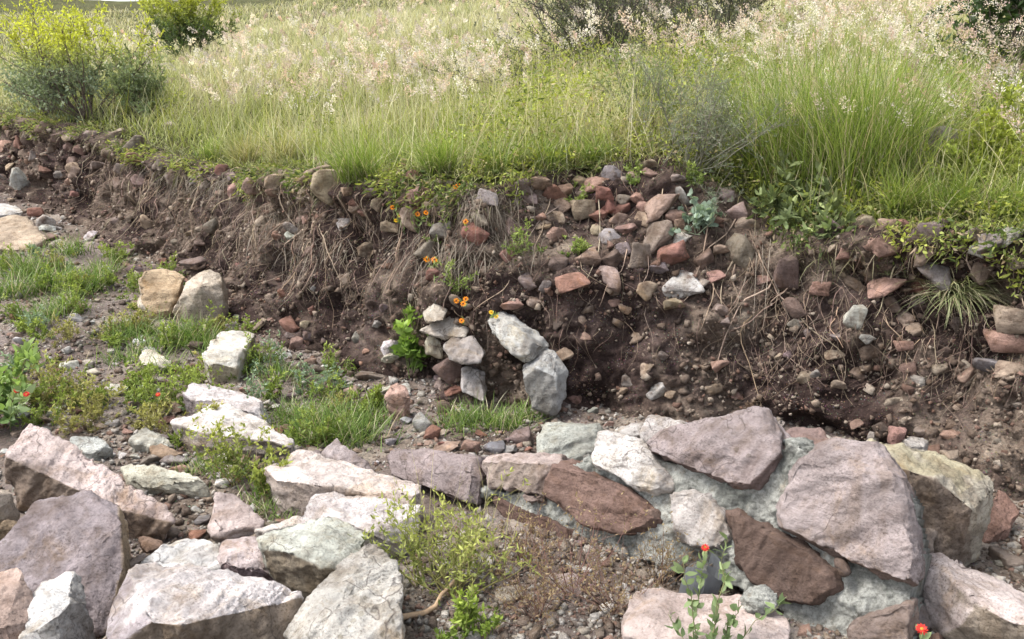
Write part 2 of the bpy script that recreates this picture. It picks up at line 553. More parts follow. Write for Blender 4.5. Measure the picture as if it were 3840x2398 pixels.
# ---- meadow
rs = np.geomspace(2.6, 320, 230)
th = np.linspace(-1.5, 1.5, 330)
x, y, q = polar_grid(rs, th)
sd, s_ = nearest(x, y)
keep = ((sd - lip_d(s_))[q] > -0.05).all(1)
z = meadow_h(x, y, sd, s_)
V, q = compact(np.stack([x, y, z], 1), q[keep])
meadow_me = mesh_np('meadow', V, q, smooth=True)
meadow = tag(link('meadow', meadow_me, M_MEADOW), kind='structure')
BVH_M = BVHTree.FromPolygons([tuple(v) for v in V], [tuple(t) for t in q.tolist()])

# ---- earth bank (cut face)
NT = 96
tt = np.linspace(-0.06, 1.0, NT)
prof_s = np.interp(tt, [-0.06, 0, 0.12, 0.28, 0.5, 0.75, 0.9, 0.97, 1.0], [-0.10, 0, 0.20, 0.38, 0.56, 0.72, 0.66, 0.78, 1.0])
prof_g = np.interp(tt, [-0.06, 0, 0.12, 0.3, 0.55, 0.7, 0.85, 1.0], [-0.06, 0, 0.1, 0.2, 0.34, 0.52, 0.75, 1.0])
nS = len(ss)
gz = ground_h(CB[:, 0], CB[:, 1])
P = np.zeros((nS, NT + 3, 3))
for j in range(NT):
    mid = sstep(820, 950, ubd) * (1 - sstep(1330, 1500, ubd))
    qj = (prof_s[j] * (1 - gentle) + prof_g[j] * gentle) * DS * (1 - .45 * mid * sstep(.02, .15, tt[j]) * (1 - sstep(.45, .75, tt[j])))
    P[:, j, 0] = CB[:, 0] + CN[:, 0] * qj
    P[:, j, 1] = CB[:, 1] + CN[:, 1] * qj
    P[:, j, 2] = gz + (LZ - gz) * tt[j]
for m, e in enumerate((0.12, 0.3, 0.6)):
    j = NT + m
    P[:, j, 0] = CB[:, 0] + CN[:, 0] * (DS + e)
    P[:, j, 1] = CB[:, 1] + CN[:, 1] * (DS + e)
    P[:, j, 2] = LZ + 0.10 * e - 0.015 - 0.05 * m
flat = P.reshape(-1, 3)
amp = np.concatenate([np.full(NT, 1.0), [0.5, 0.2, 0.1]])
amp = np.tile(amp, (nS, 1)).ravel()
hol = fbm(flat * np.array([1, 1, 1.4]), 2.6, 2, seed=29)
dis = 0.085 * fbm(flat, 1.7, 2, seed=21) + 0.055 * fbm(flat, 5.5, 3, seed=22) - 0.11 * sstep(.22, .6, hol) * (1 - .6 * np.tile(gentle[:, None], (1, NT + 3)).ravel()) + 0.034 * np.abs(fbm(flat, 13, 3, seed=23)) + 0.012 * np.abs(fbm(flat, 34, 2, seed=26)) + 0.008 * fbm(flat, 60, 2, seed=25)
dirn = np.stack([-CN[:, 0], -CN[:, 1], np.full(nS, 0.35)], 1)
dirn = np.repeat(dirn[:, None, :], NT + 3, 1).reshape(-1, 3)
flat = flat + dirn * (dis * amp)[:, None]
Pd = flat.reshape(nS, NT + 3, 3)
i, j = np.meshgrid(np.arange(nS - 1), np.arange(NT + 2), indexing='ij')
a = (i * (NT + 3) + j).ravel()
q = np.stack([a, a + NT + 3, a + NT + 4, a + 1], 1)
bank_me = mesh_np('earth_bank', flat, q, smooth=True)
bank = tag(link('earth_bank', bank_me, M_BANK), kind='structure')
BVH_B = BVHTree.FromPolygons([tuple(v) for v in flat], [tuple(t) for t in q.tolist()])
CAMP = Vector((0, 0, CAMZ))

def hit(px, py, which='gbm'):
    d = ray(px, py).normalized()
    best = None
    for k, t in (('g', BVH_G), ('b', BVH_B), ('m', BVH_M)):
        if k in which:
            h = t.ray_cast(CAMP, d)
            if h[0] is not None and (best is None or h[3] < best[1]):
                best = (h[0], h[3], h[1], k)
    return best
def hitR(reg, x, y, which='gbm'):
    return hit(*R(reg, x, y), which)
def ground_z(x, y):
    h = BVH_G.ray_cast(Vector((x, y, 5)), Vector((0, 0, -1)))
    return h[0].z if h[0] is not None else float(g_smooth(x, y))
def surf_z(x, y):
    zs = []
    for t in (BVH_G, BVH_B, BVH_M):
        h = t.ray_cast(Vector((x, y, 30)), Vector((0, 0, -1)))
        if h[0] is not None: zs.append(h[0].z)
    return max(zs) if zs else 0.0

# ================================================================== rocks
def refine(bm, L):
    for _ in range(7):
        es = [e for e in bm.edges if e.calc_length() > L]
        if not es: break
        bmesh.ops.subdivide_edges(bm, edges=es, cuts=1, use_grid_fill=False)
        bmesh.ops.triangulate(bm, faces=[f for f in bm.faces if len(f.verts) > 3])

def hull_bm(pts, chips=6, chip=0.035, rng=random):
    bm = bmesh.new()
    for p in pts: bm.verts.new(p)
    r = bmesh.ops.convex_hull(bm, input=bm.verts)
    bmesh.ops.delete(bm, geom=[v for v in bm.verts if not v.link_faces], context='VERTS')
    c = sum((v.co for v in bm.verts), Vector()) / len(bm.verts)
    for k in range(chips):
        v = rng.choice(list(bm.verts))
        nrm = (v.co - c).normalized() + Vector((rng.uniform(-.5, .5), rng.uniform(-.5, .5), rng.uniform(-.4, .5)))
        nrm.normalize()
        far = max(vv.co.dot(nrm) for vv in bm.verts)
        pl = nrm * (far - rng.uniform(0.25, 1.0) * chip)
        g = bmesh.ops.bisect_plane(bm, geom=bm.verts[:] + bm.edges[:] + bm.faces[:], plane_co=pl, plane_no=nrm, clear_outer=True)
        cut = [e for e in g['geom_cut'] if isinstance(e, bmesh.types.BMEdge)]
        if cut:
            bmesh.ops.holes_fill(bm, edges=cut)
    bmesh.ops.recalc_face_normals(bm, faces=bm.faces)
    return bm

def tone(c, sat=0.56, gain=1.0):
    c = np.array(c, float)
    l = c @ np.array([0.3, 0.5, 0.2])
    return (l + (c - l) * sat) * gain * 0.92

def rock_mesh(name, pts, color, L=0.0125, bev=0.0035, amp=1.0, chips=6, chip=0.035, stains=(), seed=0, mott=0.25):
    rng = random.Random(seed)
    pts = [Vector(p) for p in pts]
    bm = hull_bm(pts, chips, chip, rng)
    bmesh.ops.dissolve_limit(bm, angle_limit=math.radians(4), verts=bm.verts, edges=bm.edges)
    try:
        bmesh.ops.bevel(bm, geom=bm.edges[:], offset=bev, offset_type='OFFSET', segments=2, profile=0.6, affect='EDGES', clamp_overlap=True)
    except Exception:
        pass
    bmesh.ops.triangulate(bm, faces=bm.faces[:])
    refine(bm, L)
    bmesh.ops.remove_doubles(bm, verts=bm.verts, dist=L * 0.05)
    bm.normal_update()
    co = np.array([v.co[:] for v in bm.verts]); no = np.array([v.normal[:] for v in bm.verts])
    off = rng.uniform(0, 50)
    ax = np.array([rng.uniform(-1, 1), rng.uniform(-1, 1), rng.uniform(-1, 1)]); ax /= np.linalg.norm(ax)
    pn = co + off
    lay = pn + ax * (pn @ ax)[:, None] * 3.0
    d = 0.008 * fbm(pn, 4, 3, seed=seed) + 0.006 * np.abs(fbm(lay, 9, 3, seed=seed + 1)) + 0.0032 * fbm(pn, 32, 3, 0.6, seed=seed + 2)
    # stepped fracture ledges
    st = fbm(lay, 5.5, 2, seed=seed + 7)
    d = d + 0.013 * (np.floor(st * 3) / 3 + 0.35 * np.clip((st * 3) % 1 * 4 - 3, 0, 1)) + 0.004 * np.abs(fbm(pn, 21, 2, seed=seed + 9))
    co2 = co + no * (d * amp)[:, None]
    # colours
    base = np.tile(tone(color), (len(co), 1))
    for (dr, c2, th) in stains:  # second colour blended in on faces pointing a given way
        dr = np.array(dr, float); dr /= np.linalg.norm(dr)
        w = sstep(th - 0.12, th + 0.12, no @ dr + 0.22 * fbm(pn, 9, 3, seed=seed + 3))
        base = base * (1 - w[:, None]) + tone(c2) * w[:, None]
    mt = fbm(pn, 4, 4, 0.6, seed=seed + 5)
    base = base * (1 + mott * mt)[:, None]
    for v, c in zip(bm.verts, co2): v.co = c
    me = bpy.data.meshes.new(name)
    bm.to_mesh(me); bm.free()
    me.polygons.foreach_set('use_smooth', np.ones(len(me.polygons), bool))
    at = me.color_attributes.new('Col', 'FLOAT_COLOR', 'POINT')
    at.data.foreach_set('color', np.concatenate([np.clip(base, 0.01, 0.9), np.ones((len(base), 1))], 1).astype(np.float32).ravel())
    return me

PALE = lin('#d3c6c2'); PINK = lin('#c9aea4'); MAUVE = lin('#9c8a8c'); DMAUVE = lin('#86706e'); GREY = lin('#a9a49b'); WHITE = lin('#d8d4ce')
BROWN = lin('#7d5a47'); DBROWN = lin('#64483a'); OCHRE = lin('#b59462'); TAN = lin('#a98d6c'); GREEN = lin('#b3b5a2'); RUST = lin('#a0603f')
SALMON = lin('#b98a74'); CREAM = lin('#cbbda2'); SLATE = lin('#7c7a78'); RED = lin('#99543c'); BEIGE = lin('#b7a58c'); GBROWN = lin('#8d7864')
FRONT = (0.1, -1, -0.1)

def boulder(reg, verts, color, label, cat='boulder', name='boulder', drop=0.75, thick=0.0, group=None, dY=0.0, onbank=None, **kw):
    """verts: (crop x, crop y, forward distance in m); everything is also carried down into the ground"""
    if onbank is not None:                      # set into the cut face: distance comes from the soil behind it
        cx = sum(v[0] for v in verts) / len(verts); cy = sum(v[1] for v in verts) / len(verts)
        H = hitR(reg, cx, cy, 'gb')
        dY = H[0].y - onbank - sum(v[2] for v in verts) / len(verts)
        drop, thick = None, thick or .2
    pts = [at_depth(*R(reg, x, y), Y + dY) for x, y, Y in verts]
    c = sum(pts, Vector()) / len(pts)
    top = max(p.z for p in pts)
    extra = []
    for p in (pts if drop is not None else []):
        q = Vector((c.x + (p.x - c.x) * drop, c.y + (p.y - c.y) * drop + 0.02, 0))
        q.z = ground_z(q.x, q.y) - 0.04
        if q.z < p.z: extra.append(q)
    if thick:
        for p in pts:
            d = (p - CAMP).normalized()
            q = p + d * thick
            q = q + (c + d * thick - q) * 0.3
            q.z = max(q.z, ground_z(q.x, q.y) - 0.03)
            extra.append(q)
    allp = pts + extra
    org = Vector((c.x, c.y, ground_z(c.x, c.y)))
    kw.setdefault('seed', len(bpy.data.objects) * 7 + 3)
    me = rock_mesh(name, [p - org for p in allp], color, **kw)
    o = link(name, me, M_ROCK)
    o.location = org
    return tag(o, label, cat, group)

boulder('A', [(35,450,2.98),(165,285,3.12),(240,310,3.1),(400,400,3.04),(600,530,2.97),(780,680,2.88),(930,760,2.83),(1000,860,2.78),(1015,930,2.8),
              (35,480,2.92),(150,490,2.92),(300,540,2.9),(430,660,2.83),(690,780,2.76),(870,900,2.76),(940,950,2.77),(30,600,2.95),(80,680,2.95),(200,765,2.95)],
        PINK, 'long pinkish stone slab sloping down behind the dark mauve boulder', stains=[(FRONT, lin('#94795f'), 0.45)], drop=0.9, chips=5)
boulder('A', [(0,960,2.42),(100,850,2.47),(235,700,2.55),(350,690,2.55),(450,655,2.56),(520,670,2.57),(600,720,2.55),(680,760,2.53),(695,850,2.45),(700,1100,2.36),
              (670,1200,2.33),(600,1480,2.24),(500,1500,2.22),(100,1420,2.2),(-150,1250,2.35),(-120,1400,2.2),(735,990,2.62),(722,870,2.66),(735,1060,2.57)],
        MAUVE, 'big dark mauve boulder with a broad flat face, below the long pink slab', stains=[((1, 0.2, 0), OCHRE, 0.6)], drop=0.9, chips=4, chip=0.02)
boulder('A', [(0,1125,2.1),(90,1095,2.12),(160,1170,2.08),(200,1270,2.05),(190,1330,2.0),(120,1430,1.95),(0,1500,1.92),(-150,1300,2.0),(-100,1150,2.1)],
        lin('#c29d86'), 'salmon pink boulder leaning on the whitish pointed stone', drop=0.9)
boulder('A', [(200,1220,2.1),(270,1180,2.15),(420,1130,2.18),(440,1200,2.15),(505,1300,2.12),(500,1400,2.1),(480,1560,2.05),(340,1320,2.0),(330,1560,1.95),(190,1330,2.02),(100,1560,1.9)],
        WHITE, 'whitish pointed stone between the salmon boulder and the mauve boulder', drop=0.9, stains=[((1, -0.3, 0), GREY, 0.55)])
boulder('A', [(715,1110,2.2),(900,1075,2.28),(1050,1085,2.3),(1250,1110,2.3),(1400,1140,2.27),(1520,1185,2.2),(1640,1230,2.2),(1730,1275,2.2),
              (770,1200,2.1),(840,1270,2.03),(860,1415,1.92),(1030,1435,1.92),(1150,1350,2.0),(1270,1240,2.1),(690,1180,2.18),(650,1310,2.08),(585,1470,2.0),(580,1600,1.95),
              (860,1660,1.95),(1300,1660,2.0),(1590,1580,2.08),(1640,1400,2.15),(1700,1340,2.2)],
        PALE, 'largest pale boulder, white on top with a brown front', stains=[((0.45, -1, 0.0), lin('#8a745a'), 0.5), ((-1, -0.3, 0), lin('#b3a2a5'), 0.55)], drop=0.85, chips=3)
boulder('A', [(760,1095,2.42),(830,1045,2.47),(900,1010,2.5),(1000,965,2.55),(1170,940,2.58),(1210,990,2.55),(1250,1010,2.52),(1250,1115,2.42),(1000,1115,2.4)],
        WHITE, 'low white stone lying right behind the largest pale boulder', drop=0.9)
boulder('A', [(1245,990,2.5),(1290,950,2.58),(1460,945,2.58),(1490,1010,2.5),(1560,1050,2.48),(1620,1090,2.45),(1400,1070,2.42),(1340,1085,2.4),(1255,1040,2.42),
              (1250,1110,2.42),(1380,1140,2.42),(1500,1175,2.43),(1620,1195,2.45)],
        lin('#cdb5b1'), 'small pink boulder with purplish sides beside the greenish overhanging boulder', stains=[(FRONT, lin('#8d7276'), 0.5)], drop=0.9)
boulder('A', [(1465,950,2.45),(1530,900,2.5),(1700,850,2.55),(1900,800,2.62),(1960,840,2.6),(2080,930,2.52),(1500,1010,2.42),(1620,1015,2.36),(1750,1025,2.34),(1830,1090,2.3),
              (1970,1150,2.32),(2050,1040,2.42),(1870,1270,2.38),(1760,1220,2.4),(1640,1110,2.45)],
        GREEN, 'greenish grey boulder overhanging a dark hollow', stains=[((0.2, -0.8, -0.6), lin('#93805f'), 0.55)], drop=0.7)
boulder('A', [(1590,1580,2.05),(1640,1400,2.15),(1690,1310,2.2),(1760,1255,2.22),(1880,1270,2.2),(1990,1110,2.35),(2060,1010,2.42),(2100,960,2.44),(2170,1000,2.4),(2240,1060,2.35),
              (2270,1120,2.3),(2280,1240,2.2),(2270,1300,2.15),(2260,1400,2.12),(2270,1580,2.05),(1900,1350,2.08),(2000,1620,1.98),(2100,1250,2.18)],
        lin('#bdb6a8'), 'rough grey and buff boulder beside the yellow-green weed', stains=[((0.8, -0.7, -0.1), lin('#b5976a'), 0.75)], drop=0.85, chips=8, amp=1.1)
boulder('A', [(1230,685,2.92),(1310,680,2.95),(1385,740,2.92),(1495,840,2.86),(1485,870,2.82),(1340,935,2.79),(1190,943,2.78),(1175,910,2.8),(1210,820,2.82),(1255,885,2.77)],
        PINK, 'small three-cornered pink rock standing alone in the gravel', cat='rock', name='rock', drop=0.9, chips=3, chip=0.015)
boulder('A', [(1020,150,3.8),(1080,50,3.95),(1150,55,3.98),(1300,95,3.95),(1460,150,3.88),(1540,190,3.82),(1565,260,3.78),(1480,290,3.75),(1230,155,3.78),(1130,245,3.75),(1050,200,3.78),(1400,215,3.74)],
        PALE, 'pale boulder with a mauve wedge-shaped end beside green grass', stains=[((-1, -0.6, 0), MAUVE, 0.4)], drop=0.9)
boulder('A', [(975,285,3.6),(1010,260,3.65),(1110,245,3.68),(1190,185,3.75),(1230,165,3.78),(1330,190,3.75),(1440,240,3.68),(1530,300,3.6),(1600,360,3.5),(1700,425,3.4),(1690,450,3.38),
              (1240,310,3.5),(1100,300,3.52),(1340,355,3.45),(1530,380,3.4),(1555,460,3.38),(1550,515,3.38),(1300,500,3.42),(1100,450,3.5),(1000,350,3.58)],
        lin('#d6cbc0'), 'long white-topped boulder with a grey-brown front behind the weed', stains=[(FRONT, lin('#9d8e7e'), 0.5)], drop=0.9)
boulder('A', [(1500,540,3.05),(1620,490,3.15),(1660,445,3.22),(1710,430,3.26),(1850,480,3.22),(2000,540,3.15),(2150,610,3.05),(2300,620,3.0),(2380,650,2.94),(2400,700,2.88),
              (2380,760,2.84),(2200,700,2.84),(1900,650,2.9),(1700,640,2.95),(1560,610,2.98)],
        lin('#d3bfb3'), 'long cream and pink slab reaching the dark trench', drop=0.92, stains=[(FRONT, lin('#b39c8a'), 0.55)])
boulder('A', [(1680,780,2.82),(1760,700,2.9),(1890,655,2.93),(2100,700,2.87),(2380,765,2.8),(2370,870,2.72),(2200,930,2.64),(2080,900,2.64),(1900,810,2.7),(1700,830,2.76)],
        PALE, 'pinkish white slab wedged below the long cream slab', drop=0.92)
boulder('A', [(690,540,3.18),(740,515,3.22),(850,560,3.15),(920,590,3.1),(1060,565,3.12),(1170,600,3.08),(1190,645,3.08),(1110,668,3.08),(960,655,3.08),(830,655,3.08),(720,600,3.12)],
        lin('#c9c4a6'), 'flat greenish white rock with a thin dark underside', cat='rock', name='rock', drop=0.95, chip=0.015)
boulder('A', [(720,370,3.5),(830,300,3.6),(900,330,3.6),(1000,400,3.5),(900,430,3.45),(820,405,3.48),(760,400,3.48)], lin('#b9b7a3'), 'pale grey-green wedge rock near the white-topped boulder', cat='rock', name='rock', chip=0.015)
boulder('A', [(380,370,3.45),(560,345,3.5),(640,400,3.45),(520,460,3.35),(420,420,3.4)], lin('#b5b8ae'), 'flat grey-green rock behind the long pinkish slab', cat='rock', name='rock', chip=0.015)
boulder('A', [(850,420,3.45),(900,405,3.48),(1040,455,3.4),(960,478,3.38),(880,468,3.4)], lin('#b08a5e'), 'flat ochre rock under the grey-green wedge rock', cat='rock', name='rock', chip=0.01)
boulder('A', [(1810,455,3.4),(1895,368,3.46),(1990,450,3.4),(2080,500,3.34),(2130,560,3.28),(2100,600,3.25),(1950,540,3.3)], lin('#a3918f'), 'pointed mauve rock next to the green grass patch', cat='rock', name='rock', chip=0.015)
boulder('A', [(-80,600,2.75),(35,585,2.8),(75,660,2.78),(70,720,2.76),(0,765,2.72),(-80,760,2.7)], lin('#b39c80'), 'tan block with layered sides under the end of the pinkish slab', cat='rock', name='rock')
boulder('A', [(775,925,2.72),(860,915,2.76),(915,950,2.74),(915,985,2.71),(830,1018,2.68),(790,980,2.69)], lin('#8f6a4c'), 'small brown rock in the gap beside the mauve boulder', cat='rock', name='rock', chip=0.01)
boulder('A', [(725,1060,2.55),(790,1010,2.6),(830,1020,2.6),(830,1050,2.55),(720,1110,2.5)], lin('#9d8a80'), 'grey-brown stone sliver beside the small brown rock', cat='rock', name='rock', chip=0.01)
boulder('A', [(1450,890,2.75),(1600,850,2.82),(1730,830,2.83),(1700,860,2.78),(1500,900,2.72)], lin('#c3b6a8'), 'thin flat stone in front of the pinkish white slab', cat='rock', name='rock', chip=0.01)
boulder('A', [(-60,830,2.6),(50,840,2.62),(85,860,2.62),(60,890,2.6),(-60,900,2.56)], lin('#9d7f52'), 'mossy ochre stone in the dark gap left of the mauve boulder', cat='rock', name='rock', chip=0.01)

# ---- right-hand loose blocks
boulder('C', [(1230,400,2.72),(1320,390,2.75),(1560,430,2.8),(1680,480,2.8),(1780,560,2.78),(1915,580,2.75),(1930,650,2.7),(1895,870,2.62),(1820,1055,2.6),(1700,1045,2.58),(1610,1035,2.58),
              (1420,540,2.6),(1600,600,2.56),(1740,700,2.54),(1830,780,2.54),(1480,790,2.6)],
        lin('#bcae90'), 'mossy yellowish block standing behind the mortared wall', stains=[((-0.35, -1, -0.1), lin('#8f775f'), 0.6), ((0, 0.2, 1), lin('#b3a575'), 0.75)], drop=0.9, chips=4)
boulder('C', [(1600,1025,2.5),(1690,1050,2.5),(1900,1140,2.45),(2121,1260,2.4),(2330,1370,2.35),(1515,1110,2.38),(1700,1170,2.3),(1800,1270,2.22),(1900,1340,2.17),(2050,1420,2.12),(2330,1470,2.08),
              (1540,1260,2.35),(1570,1460,2.25),(1800,1490,2.2),(1950,1530,2.15),(2330,1620,2.06)],
        lin('#d2bcb4'), 'pink wedge-shaped slab leaning at the end of the wall', stains=[((-0.3, -1, -0.2), lin('#a08d74'), 0.5)], drop=0.9, chips=4)
boulder('C', [(-160,1340,2.28),(-80,1250,2.32),(-20,1230,2.34),(120,1270,2.3),(220,1300,2.28),(400,1275,2.29),(520,1275,2.29),(770,1345,2.22),(785,1540,2.08),(400,1640,2.0),(-150,1490,2.15)],
        lin('#cfb3a6'), 'flat pink slab lying in front of the wall', drop=0.95, chips=3, amp=0.7)
boulder('C', [(1895,860,2.8),(1930,720,2.88),(1980,670,2.92),(2040,700,2.92),(2095,780,2.88),(2030,880,2.8),(1915,955,2.76)], lin('#a5745c'), 'rust red boulder between the yellowish block and the bank', drop=0.9)
boulder('C', [(2060,960,2.7),(2121,920,2.78),(2250,930,2.8),(2250,1000,2.72),(2100,1000,2.68)], lin('#9d6b57'), 'reddish block at the foot of the bank beyond the rust red boulder', drop=0.9)
boulder('C', [(1930,990,2.7),(1980,985,2.75),(2130,1060,2.65),(2110,1095,2.6),(2040,1080,2.6)], lin('#8d7762'), 'flat brown plate of rock near the pink wedge-shaped slab', cat='rock', name='rock', chip=0.01)
boulder('C', [(1360,310,3.0),(1450,310,3.02),(1440,340,2.98),(1400,350,2.97)], lin('#a9705e'), 'small red rock above the mossy yellowish block', cat='rock', name='rock', chip=0.01)
boulder('C', [(1425,360,2.98),(1480,340,3.02),(1560,390,2.98),(1555,420,2.93),(1480,410,2.92)], lin('#a69c92'), 'grey rock in the soil above the mossy yellowish block', cat='rock', name='rock', chip=0.01)
boulder('C', [(1650,430,2.9),(1740,440,2.92),(1750,480,2.87),(1690,490,2.85)], lin('#9d8264'), 'tan rock in the soil right above the mossy yellowish block', cat='rock', name='rock', chip=0.01)
boulder('B', [(1060,400,3.45),(1110,290,3.58),(1240,280,3.6),(1480,290,3.58),(1470,320,3.5),(1400,440,3.42),(1350,490,3.4),(1200,500,3.38),(1060,460,3.4)],
        lin('#a7aa9b'), 'greenish grey boulder resting behind the far part of the wall', drop=0.9)
boulder('C', [(720,345,3.05),(810,315,3.1),(970,320,3.1),(1025,370,3.05),(960,415,2.98),(860,405,2.97)], lin('#a17c70'), 'reddish flat-topped stone behind the top of the wall', cat='rock', name='rock')
boulder('C', [(715,260,3.25),(740,250,3.28),(770,280,3.25),(750,310,3.2),(712,300,3.2)], lin('#84766b'), 'small grey-brown stone behind the top of the wall', cat='rock', name='rock', chip=0.01)
boulder('C', [(1540,1060,2.5),(1500,810,2.56),(1560,810,2.6),(1620,850,2.6),(1600,1000,2.52),(1520,930,2.5)], lin('#a8917c'), 'narrow upright stone squeezed behind the corner of the wall', cat='rock', name='rock', drop=0.9)
boulder('C', [(1500,1330,2.25),(1530,1280,2.3),(1560,1400,2.25),(1570,1450,2.22),(1500,1440,2.2)], lin('#80706a'), 'small mauve stone in the gap between wall and pink wedge', cat='rock', name='rock', chip=0.01)

# concrete lump on the flat slab
def lump(reg, cx, cy, w, Y, name, label, mat):
    c = at_depth(*R(reg, cx, cy), Y)
    bm = bmesh.new()
    bmesh.ops.create_icosphere(bm, subdivisions=5, radius=1)
    rad = w * REG[reg][2] / FPX * (Y * CP + 0.4) * 0.5
    co = np.array([v.co[:] for v in bm.verts])
    d = 1 + 0.22 * fbm(co, 1.6, 2, seed=2) + 0.16 * np.abs(fbm(co, 5, 3, seed=5))
    co = co * d[:, None] * np.array([1, 0.9, 0.75]) * rad
    for v, k in zip(bm.verts, co): v.co = k
    me = bpy.data.meshes.new(name); bm.to_mesh(me); bm.free()
    me.polygons.foreach_set('use_smooth', np.ones(len(me.polygons), bool))
    o = link(name, me, mat); o.location = c
    return tag(o, label, 'concrete')
lump('C', 625, 1292, 185, 2.22, 'concrete_lump', 'bluish grey crumbly lump of set concrete on the flat pink slab', M_MORTAR)

# ---- hero stones near the bank foot
boulder('D', [(845,830,5.45),(870,770,5.5),(930,710,5.55),(1010,695,5.6),(1140,690,5.6),(1160,720,5.55),(1120,850,5.45),(1060,950,5.4),(900,975,5.38),(860,910,5.42)], lin('#c7a268'),
        'ochre boulder with a pale corner, left of the pair under the roots', dY=-.16, stains=[((-1, -0.4, -0.1), lin('#cfc0a4'), 0.75)], drop=0.9, L=0.03, chips=4)
boulder('D', [(1075,920,5.38),(1130,830,5.4),(1150,750,5.5),(1230,720,5.55),(1300,682,5.6),(1400,700,5.6),(1430,740,5.55),(1420,850,5.45),(1390,960,5.38),(1180,965,5.35),(1260,800,5.33)], lin('#c2ad8f'),
        'buff boulder with an uneven face, right of the pair under the roots', dY=-.16, drop=0.9, L=0.03, chips=5)
boulder('D', [(-200,420,7.0),(0,360,7.3),(90,348,7.3),(170,360,7.25),(240,430,7.1),(290,500,6.95),(180,570,6.8),(60,575,6.8),(-200,560,6.8)], lin('#b89b74'), 'tan rounded boulder near the far foot of the bank', L=0.04, drop=0.9)
boulder('D', [(-200,290,8.0),(0,278,8.3),(100,295,8.2),(165,335,8.0),(0,350,7.8),(-200,350,7.8)], lin('#bdb8b0'), 'white flat boulder behind the tan rounded boulder', L=0.04, drop=0.9)
boulder('D', [(1280,1230,4.35),(1320,1150,4.55),(1400,1085,4.7),(1480,1080,4.75),(1610,1085,4.72),(1600,1110,4.65),(1500,1230,4.4),(1480,1330,4.3),(1380,1335,4.28),(1300,1300,4.3),(1350,1290,4.28)], lin('#d2ccba'),
        'white block with a slanting flat top among weeds below the buff boulder', stains=[((0.5, -0.8, -0.2), lin('#b8a67e'), 0.5)], L=0.022, drop=0.9, chips=3)
boulder('D', [(870,1260,4.5),(900,1190,4.65),(960,1195,4.65),(1100,1280,4.45),(1000,1300,4.38),(880,1290,4.42)], CREAM, 'cream pointed rock in weeds left of the white block', cat='rock', name='rock', L=0.03)
boulder('D', [(840,1150,4.85),(860,1100,5.0),(930,1095,5.0),(945,1140,4.9),(870,1170,4.8)], lin('#d0d2d0'), 'small bluish white rock above the cream pointed rock', cat='rock', name='rock', L=0.03)
# fractured pale bedrock in the bank
boulder('E', [(955,915,4.05),(1010,862,4.12),(1105,878,4.12),(1230,985,4.08),(1300,1060,4.02),(1160,1165,3.88),(1105,1110,3.88),(1010,1005,3.94),(1100,960,3.95),(1200,1050,3.9),(985,1000,4.0)],
        lin('#bdbcb4'), 'upper block of the cracked bluish white slab leaning in the bank', L=0.02, thick=0.25, onbank=.17, chips=6, chip=0.03, amp=1.2)
boulder('E', [(1140,1175,3.86),(1290,1062,3.98),(1335,1068,3.98),(1388,1200,3.9),(1382,1340,3.84),(1340,1440,3.78),(1220,1400,3.78),(1150,1240,3.8),(1230,1180,3.78),(1330,1230,3.77)],
        lin('#b5b6b2'), 'lower block of the cracked bluish white slab, greyer underneath', stains=[((-0.2, -0.7, -0.6), lin('#96938b'), 0.5)], L=0.02, thick=0.25, onbank=.17, chips=6, chip=0.03, amp=1.2)
boulder('E', [(690,1060,3.98),(740,1005,4.06),(860,1010,4.06),(935,1095,4.0),(905,1150,3.92),(800,1160,3.9),(720,1125,3.92)], lin('#a79a92'),
        'grey-brown angular rock left of the cracked slab', L=0.02, thick=0.2, onbank=.15, chips=6)
boulder('E', [(805,1185,3.88),(880,1140,3.95),(915,1160,3.92),(965,1300,3.84),(925,1375,3.78),(810,1315,3.79)], lin('#b1a6a0'),
        'pale grey rock at the foot of the cracked slab', L=0.02, onbank=.10, chips=5)
boulder('E', [(680,1120,3.9),(740,1130,3.92),(805,1200,3.88),(790,1250,3.82),(730,1270,3.8),(700,1210,3.84)], lin('#a5866c'), 'brown wedge rock beside the pale grey rock', cat='rock', name='rock', L=0.02, onbank=.04, thick=.1)
boulder('E', [(365,1075,4.05),(420,1035,4.12),(490,1050,4.1),(495,1090,4.03),(430,1100,4.0)], WHITE, 'white broken rock left of the bright seedling', cat='rock', name='rock', L=0.02, thick=.1, onbank=.03)
boulder('E', [(580,860,4.2),(650,815,4.25),(720,850,4.22),(700,910,4.15),(600,930,4.12)], lin('#c4b69d'), 'cream cracked rock in the bank above the seedling', cat='rock', name='rock', L=0.02, thick=0.15, onbank=.07)
boulder('E', [(560,970,4.05),(640,930,4.12),(760,880,4.15),(850,930,4.12),(820,1010,4.02),(690,1020,4.0)], lin('#b5a795'), 'long cream-grey rock in the bank behind the seedling', cat='rock', name='rock', L=0.02, thick=0.15, onbank=.07)
boulder('E', [(370,1330,3.85),(400,1280,3.92),(440,1265,3.95),(490,1290,3.92),(515,1350,3.85),(480,1400,3.8),(380,1390,3.8),(440,1340,3.78)], lin('#bb8b74'), 'rounded salmon rock with dry red weeds in front', cat='rock', name='rock', L=0.02, drop=0.9)

# ================================================================== mortared wall
WA = Vector((-0.49, 3.32, 0)); WB = Vector((1.125, 2.13, 0))
wdir = (WB - WA).normalized()
wn = Vector((wdir.y, -wdir.x, 0)); wn = wn if wn.y < 0 else -wn
LEAN = math.radians(22)
WN = (wn * math.cos(LEAN) + Vector((0, 0, 1)) * math.sin(LEAN)).normalized()
WUP = WN.cross(wdir).normalized(); WUP = WUP if WUP.z > 0 else -WUP
def on_wall(px, py, o=0.0):
    d = ray(px, py)
    k = (WA + WN * o - CAMP).dot(WN) / d.dot(WN)
    return CAMP + d * k

